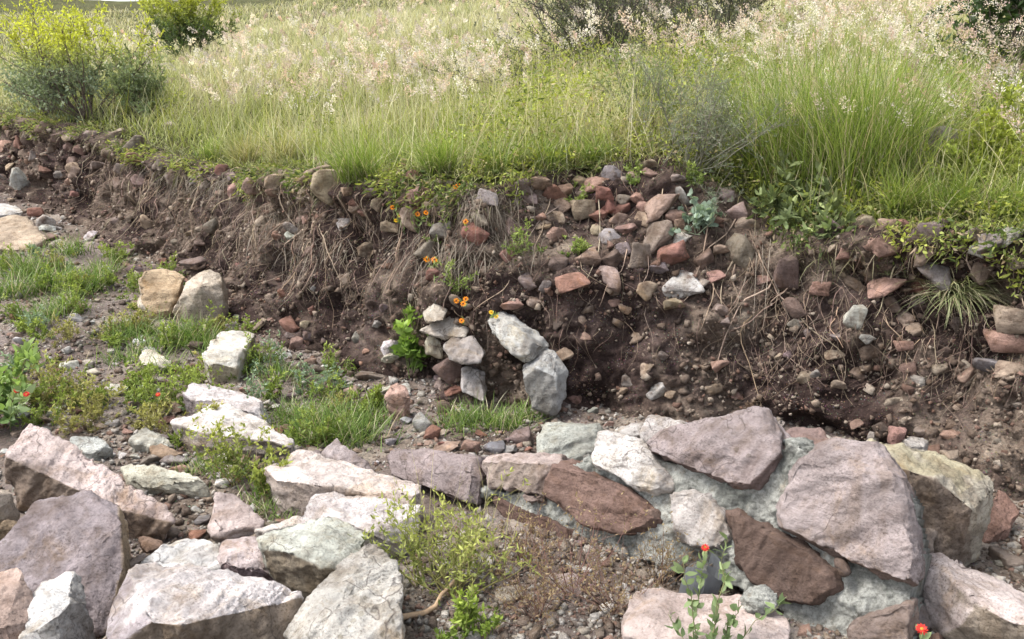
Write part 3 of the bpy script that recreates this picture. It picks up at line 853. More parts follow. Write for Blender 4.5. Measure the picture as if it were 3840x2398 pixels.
wall = empty('stone_foundation', WA + wdir * 1.0 - wn * 0.12)
tag(wall, 'low rubble foundation wall of mauve and brown stones set in grey mortar', 'foundation')
def wall_stone(reg, verts, color, thick=0.2, shrink=0.82, bulge=0.015, **kw):
    kw.setdefault('chips', 3)
    kw.setdefault('chip', 0.02)
    pts = []
    for t in verts:
        o = t[2] if len(t) > 2 else 0.0
        pts.append(on_wall(*R(reg, t[0], t[1]), o + 0.036))
    c = sum(pts, Vector()) / len(pts)
    pts = [c + (p - c) * 1.04 for p in pts]
    ex = []
    for p in pts:
        q = c + (p - c) * shrink - WN * thick - Vector((0, 0, 0.02))
        ex.append(q)
        ex.append(c + (p - c) * 0.9 + WN * (bulge * .4 + .032))
    kw.setdefault('seed', len(bpy.data.objects) * 5 + 1)
    org = wall.location
    me = rock_mesh('stone', [p - org for p in pts + ex], color, **kw)
    return link('stone', me, M_ROCK, wall)
wall_stone('B', [(245,480,-.03),(280,425,-.05),(520,460,-.04),(775,480,-.03),(760,560),(740,600),(735,740),(600,700),(420,630),(275,575)], lin('#97827f'), thick=.22, chips=3, amp=.8)
wall_stone('B', [(780,500),(830,468,-.10),(1210,475,-.10),(1205,515,-.01),(1160,600),(1115,690),(990,660),(810,640)], lin('#c4a89b'), stains=[(tuple(WN), lin('#a28a78'), 0.86)], thick=.2, bulge=0.0, chips=3)
wall_stone('B', [(1140,680),(1160,590),(1190,520),(1290,505,-.02),(1400,560),(1560,660),(1700,740),(1785,830),(1730,880),(1600,915),(1430,880),(1380,870),(1350,780),(1220,740)], lin('#86604e'), bulge=.03, amp=.95)
wall_stone('B', [(850,700,-.03),(900,710,-.03),(1040,790,-.02),(1150,830,-.02),(1290,890,-.02),(1310,975,-.02),(1230,965,-.03),(1080,900,-.03),(930,840,-.03),(880,780,-.03)], lin('#6b4a3b'), thick=.12)
wall_stone('B', [(1410,400,-.02),(1450,340,-.04),(1680,375,-.04),(1750,470),(1850,610),(1830,660),(1750,680),(1600,610),(1420,520)], lin('#cfc6bd'), bulge=.02)
wall_stone('C', [(-10,400,-.03),(60,330,-.05),(150,300,-.06),(480,225,-.09),(665,225,-.09),(690,310,-.05),(785,450,-.02),(650,480),(640,600),(600,640),(480,640),(330,545),(130,500),(20,450)], lin('#a38e8b'), bulge=.02, stains=[((0.1, -0.7, -0.9), lin('#83665e'), 0.35)], thick=.25)
wall_stone('B', [(1690,370,-.12),(1740,260,-.18),(1830,250,-.18),(1930,300,-.15),(1800,400,-.1)], lin('#b9afa8'), thick=.1)
wall_stone('B', [(1550,330,-.25),(1600,300,-.28),(1700,290,-.25),(1700,350,-.22),(1640,360,-.2)], lin('#b0a8a0'), thick=.1)
wall_stone('C', [(120,680),(270,670),(350,690),(390,770),(440,830),(480,930),(400,1000),(180,960),(140,870)], lin('#bdb1a8'), bulge=.01, amp=.9)
wall_stone('C', [(440,790),(520,790),(720,880),(950,1010),(1060,1130),(1080,1220),(950,1300),(860,1310),(760,1290),(590,1180),(520,1080),(480,930)], lin('#745645'), bulge=.03, amp=.95)
wall_stone('C', [(770,700),(800,580),(860,500),(960,430,-.02),(1050,390,-.04),(1170,435,-.03),(1290,395,-.05),(1360,500,-.02),(1440,600),(1480,800),(1530,1070),(1510,1190),(1480,1200),(1250,1130),(1100,1040),(940,970),(720,850)], lin('#a4908c'), bulge=.035, chips=3, amp=.8, stains=[((0, -.6, -1), lin('#8d6f60'), 0.35)], thick=.26)
wall_stone('C', [(1030,400,-.07),(1060,375,-.1),(1160,420,-.08),(1130,470,-.02),(1080,460,-.02)], lin('#c7a48c'), thick=.1, chips=2)
wall_stone('C', [(1150,1440),(1180,1400),(1300,1420),(1370,1350),(1490,1290),(1490,1400),(1470,1580),(1150,1580)], lin('#93796a'), bulge=.02)
wall_stone('B', [(1030,690,.0),(1110,700,.0),(1120,730,.0),(1040,725,.0)], lin('#a5897b'), thick=.05, chips=1, chip=.008, bev=.004)
wall_stone('C', [(-30,770,-.005),(30,780,-.005),(50,820,-.005),(0,860,-.005)], lin('#8d6b58'), thick=.05, chips=1, chip=.008, bev=.004)
wall_stone('C', [(1065,1060,.0),(1100,1065,.0),(1140,1130,.0),(1110,1140,.0),(1070,1090,.0)], lin('#745a4a'), thick=.05, chips=1, chip=.008, bev=.004)

# mortar: a rough slab on the wall plane filling what the stones leave open
poly = [R('B', x, y) for x, y in [(735,590),(800,640),(1000,660),(1140,640),(1290,520),(1400,490),(1430,440),(1620,520),(1740,560)]] + \
       [R('C', x, y) for x, y in [(60,470),(130,490),(330,535),(480,625),(600,620),(640,480),(760,440),(830,400),(930,430),(1000,440),(1200,450),(1300,440),(1440,610),(1500,800),(1537,1070),(1510,1290),(1490,1620),(780,1620),(760,1330),(640,1280),(520,1240),(420,1180),(300,1110)]] + \
       [R('B', x, y) for x, y in [(1900,1130),(1760,1080),(1600,1040),(1450,1030),(1340,1015),(1290,960),(1180,880),(1040,810),(900,740),(860,700),(760,730)]]
pw = [on_wall(*p, -0.02) for p in poly]
P0 = WA
uv = np.array([[(p - P0).dot(wdir), (p - P0).dot(WUP)] for p in pw])
step = 0.008
us = np.arange(uv[:, 0].min() - .02, uv[:, 0].max() + .02, step); vs = np.arange(uv[:, 1].min() - .02, uv[:, 1].max() + .02, step)
UU, VV = np.meshgrid(us, vs, indexing='ij')
pu = UU.ravel(); pv = VV.ravel()
p3 = np.stack([pu, pv, np.zeros_like(pu)], 1)
ju = pu + 0.02 * fbm(p3, 9, 3, seed=41); jv = pv + 0.02 * fbm(p3, 9, 3, seed=42)
ins = np.zeros(len(pu), bool)
for k in range(len(uv)):
    a, b_ = uv[k], uv[(k + 1) % len(uv)]
    c1 = (a[1] > jv) != (b_[1] > jv)
    xi = a[0] + (jv - a[1]) * (b_[0] - a[0]) / (b_[1] - a[1] + 1e-12)
    ins ^= c1 & (ju < xi)
h = 0.026 + 0.022 * fbm(p3, 7, 3, seed=43) + 0.017 * np.abs(fbm(p3, 26, 3, seed=44)) + 0.006 * fbm(p3, 70, 2, seed=45)
WAn, WDn, WUn, WNn = (np.array(v) for v in (P0 - wall.location, wdir, WUP, WN))
front = WAn + pu[:, None] * WDn + pv[:, None] * WUn + h[:, None] * WNn
back = WAn + pu[:, None] * WDn + pv[:, None] * WUn - 0.22 * WNn + np.array([0, 0, -0.02])
nu, nv = UU.shape
i, j = np.meshgrid(np.arange(nu - 1), np.arange(nv - 1), indexing='ij')
a = (i * nv + j).ravel()
cell = ins[a] & ins[a + nv] & ins[a + 1] & ins[a + nv + 1]
cg = cell.reshape(nu - 1, nv - 1)
fq = np.stack([a, a + nv, a + nv + 1, a + 1], 1)[cell]
nvt = len(pu)
quads = [fq, fq[:, ::-1] + nvt]
def side(mask, e0, e1):
    s0 = e0[mask]; s1 = e1[mask]
    quads.append(np.stack([s0, s1, s1 + nvt, s0 + nvt], 1))
pad = np.pad(cg, 1)
ag = a.reshape(nu - 1, nv - 1)
side((cg & ~pad[1:-1, :-2]).ravel(), a + nv, a)
side((cg & ~pad[1:-1, 2:]).ravel(), a + 1, a + nv + 1)
side((cg & ~pad[:-2, 1:-1]).ravel(), a, a + 1)
side((cg & ~pad[2:, 1:-1]).ravel(), a + nv + 1, a + nv)
Vm, qm = compact(np.concatenate([front, back]), np.concatenate(quads))
link('mortar', mesh_np('mortar', Vm, qm, smooth=True), M_MORTAR, wall)
for (cx, cy, w, o, sd_) in [(850,420,150,-.02,1),(905,450,120,-.02,2),(800,400,90,-.05,3)]:
    c = on_wall(*R('C', cx, cy), o) - wall.location
    bm = bmesh.new(); bmesh.ops.create_icosphere(bm, subdivisions=4, radius=1)
    co = np.array([v.co[:] for v in bm.verts])
    dd = 1 + 0.25 * fbm(co, 1.6, 2, seed=sd_) + 0.22 * np.abs(fbm(co, 5, 3, seed=5 + sd_))
    co = co * dd[:, None] * np.array([1, .8, .6]) * (w * .66 / FPX * 2.9 * .5) + np.array(c)
    for v, k in zip(bm.verts, co): v.co = k
    me = bpy.data.meshes.new('mortar_blob'); bm.to_mesh(me); bm.free()
    me.polygons.foreach_set('use_smooth', np.ones(len(me.polygons), bool))
    link('mortar_blob', me, M_MORTAR, wall)

# ================================================================== small stones
def base_stone(seed, sub=2, boxy=0.5):
    """unit stone (about 1 across), angular: hull of points squeezed towards a box, bevelled"""
    rng = random.Random(seed)
    pts = []
    for _ in range(11):
        v = Vector((rng.gauss(0, 1), rng.gauss(0, 1), rng.gauss(0, 1))).normalized()
        m = max(abs(v.x), abs(v.y), abs(v.z))
        v = v * (1 - boxy) + v / m * boxy * 0.85
        pts.append(v * rng.uniform(0.42, 0.52))
    bm = bmesh.new()
    for p in pts: bm.verts.new(p)
    bmesh.ops.convex_hull(bm, input=bm.verts)
    bmesh.ops.delete(bm, geom=[v for v in bm.verts if not v.link_faces], context='VERTS')
    bmesh.ops.dissolve_limit(bm, angle_limit=math.radians(12), verts=bm.verts, edges=bm.edges)
    bmesh.ops.bevel(bm, geom=bm.edges[:], offset=0.028, segments=1, profile=0.5, affect='EDGES', clamp_overlap=True)
    bmesh.ops.triangulate(bm, faces=bm.faces[:])
    for _ in range(sub):
        refine(bm, 0.20)
    bm.normal_update()
    co = np.array([v.co[:] for v in bm.verts]); no = np.array([v.normal[:] for v in bm.verts])
    co = co + no * (0.04 * fbm(co + seed, 3.5, 3, seed=seed) )[:, None]
    lo, hi = co.min(0), co.max(0)
    co = (co - (lo + hi) / 2) / (hi - lo)
    for v, c in zip(bm.verts, co): v.co = c
    me = bpy.data.meshes.new('stone')
    bm.to_mesh(me); bm.free()
    me.polygons.foreach_set('use_smooth', np.ones(len(me.polygons), bool))
    at = me.color_attributes.new('Col', 'FLOAT_COLOR', 'POINT')
    mt = 1 + 0.35 * fbm(co + seed * 3, 2.2, 3, seed=seed + 3)
    at.data.foreach_set('color', np.stack([mt, mt, mt, np.ones(len(mt))], 1).astype(np.float32).ravel())
    me.materials.append(M_COBBLE)
    return me
STONES = [base_stone(k, boxy=random.Random(k).uniform(0.15, 0.8)) for k in range(100, 124)]
STONES_F = [base_stone(k, boxy=0.8) for k in range(200, 206)]

KEYS = {'tan': '#ad9070', 'red': '#9c6350', 'rust': '#a8694c', 'redtan': '#ae8068', 'orange': '#b97f5c', 'brown': '#86695a', 'gbrown': '#94806e', 'grey': '#a09890', 'slate': '#817f7e',
        'mauve': '#8d7774', 'pink': '#b0958c', 'light': '#c2bdb3', 'cream': '#c6b79c', 'white': '#d2cec6', 'salmon': '#b58f7d', 'dark': '#6a564b'}
def vary(c, a=0.12):
    k = 1 + random.uniform(-a, a)
    return tuple(min(0.85, v * k * (1 + random.uniform(-0.05, 0.05))) for v in tone(c, 0.6))

def put_stone(pos, size, rot, color, parent=None, name='stone', meshes=STONES):
    o = bpy.data.objects.new(name, random.choice(meshes))
    COL.objects.link(o)
    o.location = pos
    o.scale = size
    o.rotation_euler = rot
    o.color = (*color, 1)
    if parent: o.parent = parent
    return o

TAKEN = []
def bank_stone(reg, cx, cy, w, h, key, ang=0, which='b'):
    px, py = R(reg, cx, cy)
    H = hit(px, py, which) or hit(px, py)
    if H is None: return
    dep = (H[0] - CAMP).dot(Vector((0, CP, -SP)))
    s = REG[reg][2] / FPX * dep
    W, HH = w * s * 1.32, h * s * 1.32
    T = (W + HH) / 2 * random.uniform(0.8, 1.0)
    d = ray(px, py).normalized()
    pos = H[0] - d * T * 0.06
    TAKEN.append((px, py, max(w, h) * REG[reg][2] / 2))
    yaw = math.atan2(-d.x, d.y)
    put_stone(pos, (W, T, HH), (random.uniform(-.2, .2), -math.radians(ang) + random.uniform(-.12, .12), yaw + random.uniform(-.25, .25)), vary(lin(KEYS[key])), bank)

E_ST = [(590,205,140,80,'redtan'),(1310,200,135,90,'rust',15),(1250,140,105,80,'tan'),(1140,150,105,70,'gbrown'),(1570,140,110,70,'redtan'),(1615,205,80,85,'rust'),(1655,95,95,100,'slate'),(1700,270,95,65,'rust'),
 (1585,320,100,80,'rust'),(1490,285,115,100,'tan'),(1365,270,85,85,'tan'),(1940,265,165,110,'tan',10),(1920,450,190,160,'gbrown',35),(1990,540,150,85,'red',25),(1650,570,95,95,'brown'),(1715,520,75,85,'mauve'),
 (1810,545,105,140,'gbrown'),(1625,675,145,110,'pink'),(1430,690,150,78,'orange'),(1855,740,88,82,'tan'),(2050,715,170,100,'light',25),(2010,820,95,58,'tan'),(1730,840,48,60,'tan',40),(1645,450,105,85,'grey'),
 (1735,395,98,62,'redtan'),(1820,340,78,70,'tan'),(1690,340,80,60,'tan'),(1830,270,52,62,'redtan'),(2010,320,84,58,'redtan'),(2035,370,52,62,'redtan'),(1345,430,95,80,'redtan'),(1265,375,72,52,'tan'),(1250,325,60,40,'redtan'),
 (880,415,125,100,'red'),(545,95,95,80,'red',30),(475,65,75,70,'red'),(520,45,60,50,'red'),(50,150,150,150,'tan'),(640,280,95,65,'tan'),(480,225,85,65,'brown'),(395,375,82,52,'tan'),(510,335,72,120,'tan',20),
 (1180,690,95,62,'mauve',-20),(1280,720,62,60,'mauve'),(1085,820,105,50,'redtan'),(430,1065,120,80,'white'),(395,1120,75,52,'cream'),(645,1060,85,100,'cream'),(740,1200,110,150,'brown',30),(680,1265,75,75,'pink'),
 (760,1310,84,55,'rust'),(160,1330,110,85,'tan'),(300,1220,150,62,'gbrown',15),(700,1410,85,72,'brown'),(1910,1305,98,66,'light',15),(1750,1250,64,60,'grey'),(1100,400,80,120,'gbrown'),(1870,20,100,40,'tan'),(1870,75,80,50,'redtan'),
 (1475,120,80,50,'tan'),(1390,165,70,50,'redtan'),(1720,225,70,45,'gbrown'),(1800,215,90,50,'redtan'),(1640,260,70,60,'rust'),(1180,215,90,50,'gbrown'),(1570,405,60,60,'tan'),(1340,330,70,60,'tan'),
 (650,240,60,40,'tan'),(250,290,80,50,'redtan'),(200,250,60,50,'red'),(330,250,60,60,'tan'),(905,330,60,80,'gbrown',20),(560,270,60,40,'rust'),(1350,590,90,70,'brown'),(1920,610,90,60,'mauve'),(1660,810,60,40,'redtan')]
F_ST = [(555,375,105,88,'tan'),(490,310,105,110,'pink'),(500,520,125,150,'gbrown',-15),(300,580,84,125,'brown'),(1310,480,155,90,'redtan'),(1560,420,155,110,'mauve',10),(1560,545,95,82,'brown'),(1620,650,170,115,'slate',-45),
 (1340,725,165,92,'redtan'),(1150,710,145,58,'tan',-20),(960,730,95,62,'redtan'),(770,640,125,170,'brown',20),(815,840,115,74,'brown',-20),(1420,905,105,82,'tan'),(1470,970,95,72,'tan'),(1430,1055,84,52,'redtan'),(1520,710,84,92,'red'),
 (2050,910,160,140,'tan'),(2020,1035,205,100,'redtan'),(1930,1150,115,120,'slate',40),(2040,1190,125,62,'tan'),(1880,640,95,110,'brown'),(1930,470,105,92,'grey'),(2040,440,120,92,'grey'),(2090,590,100,64,'gbrown'),(1430,370,105,52,'red',-15),
 (1330,380,95,72,'tan'),(1210,360,125,80,'tan'),(1160,890,100,120,'light'),(640,680,60,50,'redtan'),(360,665,100,60,'redtan'),(1640,370,80,60,'brown'),(1080,650,70,50,'tan'),(1080,600,60,40,'tan'),(820,930,70,50,'gbrown'),(1370,820,90,70,'brown'),
 (1240,640,90,70,'tan'),(400,510,70,50,'tan'),(1100,530,80,60,'redtan'),(1640,1180,70,50,'gbrown'),(1930,370,90,50,'brown'),(430,200,70,80,'pink',30),(180,450,80,60,'light')]
D_ST = [(1500,200,95,92,'redtan'),(1590,165,105,82,'tan'),(1730,150,95,95,'tan'),(1720,205,80,50,'redtan'),(1985,85,180,62,'tan',25),(1400,75,64,70,'red'),(480,75,95,60,'tan',15),(930,390,74,82,'tan',20),(1160,250,64,50,'gbrown'),
 (1650,240,70,60,'brown'),(1910,245,74,42,'gbrown'),(2240,290,70,60,'tan'),(890,110,80,60,'brown'),(1930,190,100,40,'tan',25),(1080,110,60,50,'gbrown'),(1840,430,90,60,'grey'),(1830,480,60,50,'light'),(1940,375,60,40,'redtan'),(1900,370,60,50,'brown'),
 (1300,160,70,50,'gbrown'),(1550,130,80,50,'gbrown'),(2050,40,80,50,'gbrown'),(1990,10,90,50,'tan')]
G_ST = [(205,600,66,48,'tan'),(555,650,64,70,'tan'),(640,690,95,70,'gbrown'),(85,675,34,52,'red'),(365,800,80,50,'tan'),(520,730,60,50,'brown'),(380,710,50,40,'redtan'),(330,690,50,40,'brown'),(350,770,50,45,'brown'),(640,745,70,40,'redtan'),
 (470,790,60,40,'gbrown'),(670,860,80,60,'brown'),(160,740,40,40,'grey'),(30,690,50,40,'redtan'),(100,850,80,90,'light'),(830,845,60,60,'brown'),(940,700,60,40,'gbrown'),(280,650,60,40,'brown'),(340,650,70,35,'tan'),(660,630,60,40,'redtan'),(810,600,60,40,'gbrown'),
 (130,590,60,45,'brown'),(60,640,50,40,'brown'),(250,700,50,40,'gbrown'),(430,640,50,35,'gbrown'),(600,610,60,35,'brown')]
for reg, lst in (('E', E_ST), ('F', F_ST), ('D', D_ST), ('G', G_ST)):
    for t in lst:
        bank_stone(reg, *t[:5], ang=t[5] if len(t) > 5 else 0)
n_tr = len(TAKEN)
# more embedded cobbles, thickest in the stony layer under the turf
cnt = 0
rr = random.Random(5)
LIPX, LIPY = LIP_PX[:, 0], LIP_PX[:, 1]
BPX = np.array([R('W', *p) for p in BASE_PX])
while cnt < 150:
    px = rr.uniform(0, 3840)
    yt = np.interp(px, LIPX, LIPY) + 20; yb = np.interp(px, BPX[:, 0], BPX[:, 1])
    t = rr.random() ** 1.25
    py = yt + (yb - yt) * t
    w = rr.uniform(30, 95) * (1.0 if t < 0.45 else 0.62) * (0.7 if px < 1500 else 1)
    if any((px - a) ** 2 + (py - b_) ** 2 < (0.8 * r + w * 0.6) ** 2 for a, b_, r in TAKEN): continue
    key = rr.choice(['tan', 'redtan', 'gbrown', 'brown', 'red', 'mauve', 'gbrown', 'grey', 'tan', 'dark'])
    bank_stone('W', px / REG['W'][2], py / REG['W'][2], w / REG['W'][2], w * rr.uniform(.55, .95) / REG['W'][2], key, rr.uniform(-35, 35))
    cnt += 1

# loose rocks on the lower ground
LANDMARKS = [('W',380,690,'ochre boulder'),('W',490,690,'buff boulder'),('W',540,830,'white slanting block'),('W',40,540,'tan rounded boulder'),('W',700,790,'reddish square rock'),('W',940,940,'salmon rock'),('W',1260,930,'cracked bluish white boulder'),
 ('W',1120,890,'grey-brown bank boulder'),('W',540,940,'mauve wedge-ended boulder'),('W',560,1030,'white-topped boulder'),('W',390,1130,'greenish white flat rock'),('W',200,1120,'long pinkish slab'),('W',560,1230,'three-cornered pink rock'),('W',130,1330,'big dark mauve boulder'),
 ('W',1350,1050,'greenish boulder behind the wall'),('W',1030,1110,'far end of the wall'),('W',2240,1200,'mossy yellowish block'),('W',2380,1220,'rust red boulder'),('W',2310,1400,'pink wedge slab'),('W',860,1160,'long cream slab'),('W',1660,1460,'flat pink slab'),('W',340,850,'cream pointed rock'),('W',40,930,'red-flowered weeds'),('W',770,1300,'greenish overhanging boulder')]
LM = [(np.array(ground_ray(*R(a, b, c))[:2]), d) for a, b, c, d in LANDMARKS]
def near_mark(p):
    a = sorted(LM, key=lambda t: (t[0][0] - p[0]) ** 2 + (t[0][1] - p[1]) ** 2)
    t = a[0][1] + ' towards the ' + a[1][1]
    return t if len(t.replace('-', ' ').split()) <= 9 else a[0][1]
def loose(reg, cx, cy, w, h, key, label, group=None, ang=0, which='gb', meshes=STONES):
    px, py = R(reg, cx, cy + h * 0.35)
    H = hit(px, py, which)
    if H is None: return
    dep = (H[0] - CAMP).dot(Vector((0, CP, -SP)))
    s = REG[reg][2] / FPX * dep
    W = w * s * 1.1; HH = h * s * 1.0; T = W * random.uniform(0.6, 0.9)
    pos = H[0] + Vector((0, T * 0.3, HH * 0.30))
    o = put_stone(pos, (W, T, HH), (random.uniform(-.2, .2), -math.radians(ang) + random.uniform(-.15, .15), random.uniform(-.5, .5)), vary(lin(KEYS[key])), None, 'rock', meshes)
    return tag(o, label, 'rock', group)
SING = [('D',220,335,105,72,'rust','rust red rock between the tan rounded boulder and the bank'),('D',290,400,105,110,'light','whitish grey rock leaning on the tan rounded boulder'),('D',310,490,85,55,'redtan','reddish tan rock at the side of the tan rounded boulder'),
 ('D',205,590,80,50,'grey','small grey rock under the tan rounded boulder'),('D',260,1045,105,52,'grey','bluish grey flat rock in the weeds left of the ochre boulder'),('D',1830,1040,140,115,'red','reddish square rock, largest of the red heap below the roots'),
 ('D',1640,1030,115,80,'tan','tan rock lying against the reddish square rock'),('D',1560,1065,130,46,'redtan','flat red rock behind the white slanting block'),('D',760,1045,70,66,'brown','brown rock beside the ochre boulder'),('D',1860,1160,85,85,'redtan','tan-red rock below the reddish square rock'),
 ('D',1780,1215,66,62,'gbrown','brown-grey rock below the red heap'),('D',1450,1050,80,60,'white','small white rock on the back corner of the white slanting block'),('D',1250,1085,100,52,'brown','flat brown rock between the pair of boulders and the white block'),
 ('D',1210,660,170,110,'gbrown','brown rock perched above the gap of the boulder pair'),('D',140,1140,110,70,'light','pale rock in sparse weeds at the left'),('D',480,1000,80,70,'light','pale flat rock among yellowish weeds'),
 ('B',480,345,95,80,'rust','bright rust red rock beside the grey leaning slab'),('B',430,290,110,130,'grey','grey leaning slab next to the bright rust red rock'),('B',230,375,105,60,'tan','tan flat rock at the edge of the grass patch'),
 ('B',1000,370,120,95,'gbrown','brown rounded rock next to the greenish grey boulder'),('B',700,425,110,75,'redtan','reddish rock behind the far end of the wall'),('B',560,440,140,36,'tan','thin tan plate behind the far end of the wall'),
 ('B',850,430,120,60,'slate','dark slate rock behind the near white-topped wall stone'),('B',550,205,80,85,'brown','dark brown rock in the gravel above the grass patch'),('B',610,100,75,55,'rust','orange-red pebble in the gravel by the cracked boulder'),
 ('B',530,60,70,75,'pink','pinkish grey rock in the gravel by the cracked boulder'),('B',590,25,90,90,'gbrown','brown rock standing at the foot of the grey-brown boulder'),('B',30,100,80,50,'tan','tan rock at the edge of the grass by the gravel'),
 ('B',920,1270,150,90,'cream','buff flat rock in dry twigs beside the weed'),('B',1260,1230,180,70,'pink','pale pink flat rock half hidden by dry twigs'),('B',1780,95,110,70,'light','pale rock on the soil slope behind the wall'),
 ('A',880,130,80,90,'white','white rock beside the rust red rock near the mauve wedge'),('A',930,160,60,90,'red','rust red rock near the mauve wedge'),('A',1000,200,100,70,'tan','tan flat rock near the mauve wedge'),('A',820,100,70,80,'light','pale upright rock in the weeds'),
 ('A',760,180,70,34,'orange','flat orange-yellow rock in the gravel'),('A',350,60,80,70,'red','dark red rock near the left weeds'),('A',150,110,150,70,'cream','cream flat rock behind the left red-flowered weeds'),('A',40,60,130,120,'gbrown','brown boulder-like rock at the left edge of the rubble'),
 ('A',720,335,60,40,'redtan','small pinkish rock left of the grey-green wedge rock'),('A',980,500,150,60,'grey','grey-pink flat rock in front of the white-topped boulder'),('A',850,500,120,60,'gbrown','brown-grey flat rock behind the greenish white rock'),
 ('A',1115,780,60,50,'light','small pale pebble by the three-cornered pink rock'),('A',1150,840,90,50,'slate','grey-green pebble beside the three-cornered pink rock'),('A',1730,710,120,60,'pink','pink flat rock tucked under the long cream slab'),
 ('A',1600,850,70,40,'redtan','tiny reddish rock in front of the pinkish white slab'),('A',1100,210,110,90,'brown','brown angular rock under the mauve wedge-shaped end'),('A',100,880,150,60,'tan','tan stone deep in the gap left of the mauve boulder')]
for t in SING: loose(*t[:7])
rr = random.Random(9)
GR = {'red': 'rust red', 'light': 'pale grey', 'tan': 'tan', 'gbrown': 'grey-brown'}
placed = 0; tries = 0
while placed < 285 and tries < 9000:
    tries += 1
    px = rr.uniform(0, 3840); py = rr.uniform(780, 2398)
    yb = np.interp(px, BPX[:, 0], BPX[:, 1])
    if py < yb - 20: continue
    X = px / REG['W'][2]; Yd = py / REG['W'][2]
    # rubble strewn left and along the bank foot; the strip before the wall is bare
    if X > 950 and Yd > 1090 and not (X > 2200 and Yd < 1350): continue
    if X < 950 and Yd > 1150 and rr.random() < .7: continue
    w = rr.uniform(14, 44) * (1.35 if X < 950 else 1)
    if any((px - a) ** 2 + (py - b_) ** 2 < (0.7 * r + w * 0.5) ** 2 for a, b_, r in TAKEN): continue
    TAKEN.append((px, py, w / 2))
    k = rr.choice(list(GR) + (['light', 'light', 'tan'] if X < 950 else []))
    kk = {'red': rr.choice(['red', 'redtan', 'rust']), 'light': rr.choice(['light', 'white', 'grey']), 'tan': rr.choice(['tan', 'cream']), 'gbrown': rr.choice(['gbrown', 'brown', 'mauve'])}[k]
    o = loose('W', X, Yd, w / REG['W'][2] * 1.2, w * rr.uniform(.5, .85) / REG['W'][2], kk, 'x')
    if o:
        placed += 1
        nm = near_mark(o.location)
        szw = 'tiny' if o.scale.x < .055 else 'small' if o.scale.x < .085 else 'fist-sized'
        tag(o, '%s %s cobble near the %s' % (szw, GR[k], nm), 'rock', '%s %s cobbles near the %s' % (szw, GR[k], nm))

# ---- gravel: thousands of crumbs, one mesh for the ground, one for the bank
def pebble_field(name, P, size, cols, parent=None, flat=0.7, seed=1):
    rng = np.random.default_rng(seed)
    iv = np.array([(-1,-1,-1),(1,-1,-1),(1,1,-1),(-1,1,-1),(-1,-1,1),(1,-1,1),(1,1,1),(-1,1,1)], float) / 1.45
    ft = np.array([(0,2,1),(0,3,2),(4,5,6),(4,6,7),(0,1,5),(0,5,4),(1,2,6),(1,6,5),(2,3,7),(2,7,6),(3,0,4),(3,4,7)])
    N = len(P)
    v = iv[None] * rng.uniform(0.55, 1.3, (N, 8, 1)) + rng.normal(0, .12, (N, 8, 3))
    v = v * rng.uniform(0.6, 1.2, (N, 1, 3)) * np.array([1, 1, flat])
    a = rng.uniform(0, 6.28, N); ca, sa = np.cos(a), np.sin(a)
    b = rng.normal(0, .5, N); cb, sb = np.cos(b), np.sin(b)
    x = v[:, :, 0] * ca[:, None] - v[:, :, 1] * sa[:, None]; y = v[:, :, 0] * sa[:, None] + v[:, :, 1] * ca[:, None]; z = v[:, :, 2]
    x2 = x * cb[:, None] + z * sb[:, None]; z2 = -x * sb[:, None] + z * cb[:, None]
    v = np.stack([x2, y, z2], 2) * (size / 2)[:, None, None] + P[:, None, :]
    f = (ft[None] + (np.arange(N) * 8)[:, None, None]).reshape(-1, 3)
    c = np.repeat(cols, 8, 0) * np.repeat(rng.uniform(.8, 1.15, (N, 1)), 8, 0)
    o = link(name, mesh_np(name, v.reshape(-1, 3), f, c), M_COBBLE, parent)
    return tag(o, kind='stuff')
pal_b = 1.15 * np.array([tone(lin(h), .7) for h in ('#8d7763', '#77614f', '#a08a74', '#6c574a', '#96705c', '#b3a18b', '#84705f')])
pal_g = np.array([tone(lin(h), .7) for h in ('#b3a48f', '#9f8b76', '#c6bcae', '#8d7a68', '#a67f69', '#d0cac0', '#a7a195', '#7d6b5c')])
# bank crumbs
N = 26000
jj = np.clip((RNG.random(N) ** 1.25 * (NT - 4)).astype(int) + 3, 0, NT - 1)
dist_s = np.hypot(CB[:, 0], CB[:, 1])
wt = np.gradient(ss) / np.maximum(dist_s, 1.5) ** 1.2
u, v = project_np(CB[:, 0], CB[:, 1], np.full(nS, .5))
wt = wt * ((u > -300) & (u < 4200) & (CB[:, 1] > 1))
ii = RNG.choice(nS, N, p=wt / wt.sum())
Pp = Pd[ii, jj] + RNG.normal(0, .012, (N, 3))
sz = np.clip(RNG.lognormal(math.log(.012), .65, N), .004, .06) * (0.75 + dist_s[ii] * .06)
cl = fbm(Pp, 2.2, 2, seed=77)
kp = (cl + RNG.normal(0, .35, N)) > -0.25
pebble_field('soil_crumbs', Pp[kp], sz[kp], pal_b[RNG.integers(0, len(pal_b), N)][kp], bank, .8)
# ground gravel
N = 95000
th_ = RNG.uniform(-.62, .62, N); r_ = np.exp(RNG.uniform(math.log(1.7), math.log(13), N))
gx, gy = r_ * np.sin(th_), r_ * np.cos(th_)
sd, s_ = nearest(gx, gy)
dens = fbm(p2(gx, gy), 1.1, 3, seed=88) + RNG.normal(0, .3, N) + 0.5 * np.exp(-np.abs(sd) / .35)
kp = (sd < 0.12) & (dens > -0.3)
gx, gy = gx[kp], gy[kp]
gzv = ground_h(gx, gy)
sz = np.clip(RNG.lognormal(math.log(.013), .6, len(gx)), .004, .06) * (0.7 + 0.09 * r_[kp])
pebble_field('gravel', np.stack([gx, gy, gzv + sz * .12], 1), sz, pal_g[RNG.integers(0, len(pal_g), len(gx))] * 1.05, None, .65, 2)

# ================================================================== plant makers (numpy)
def rnd(n, a, b): return RNG.uniform(a, b, n)

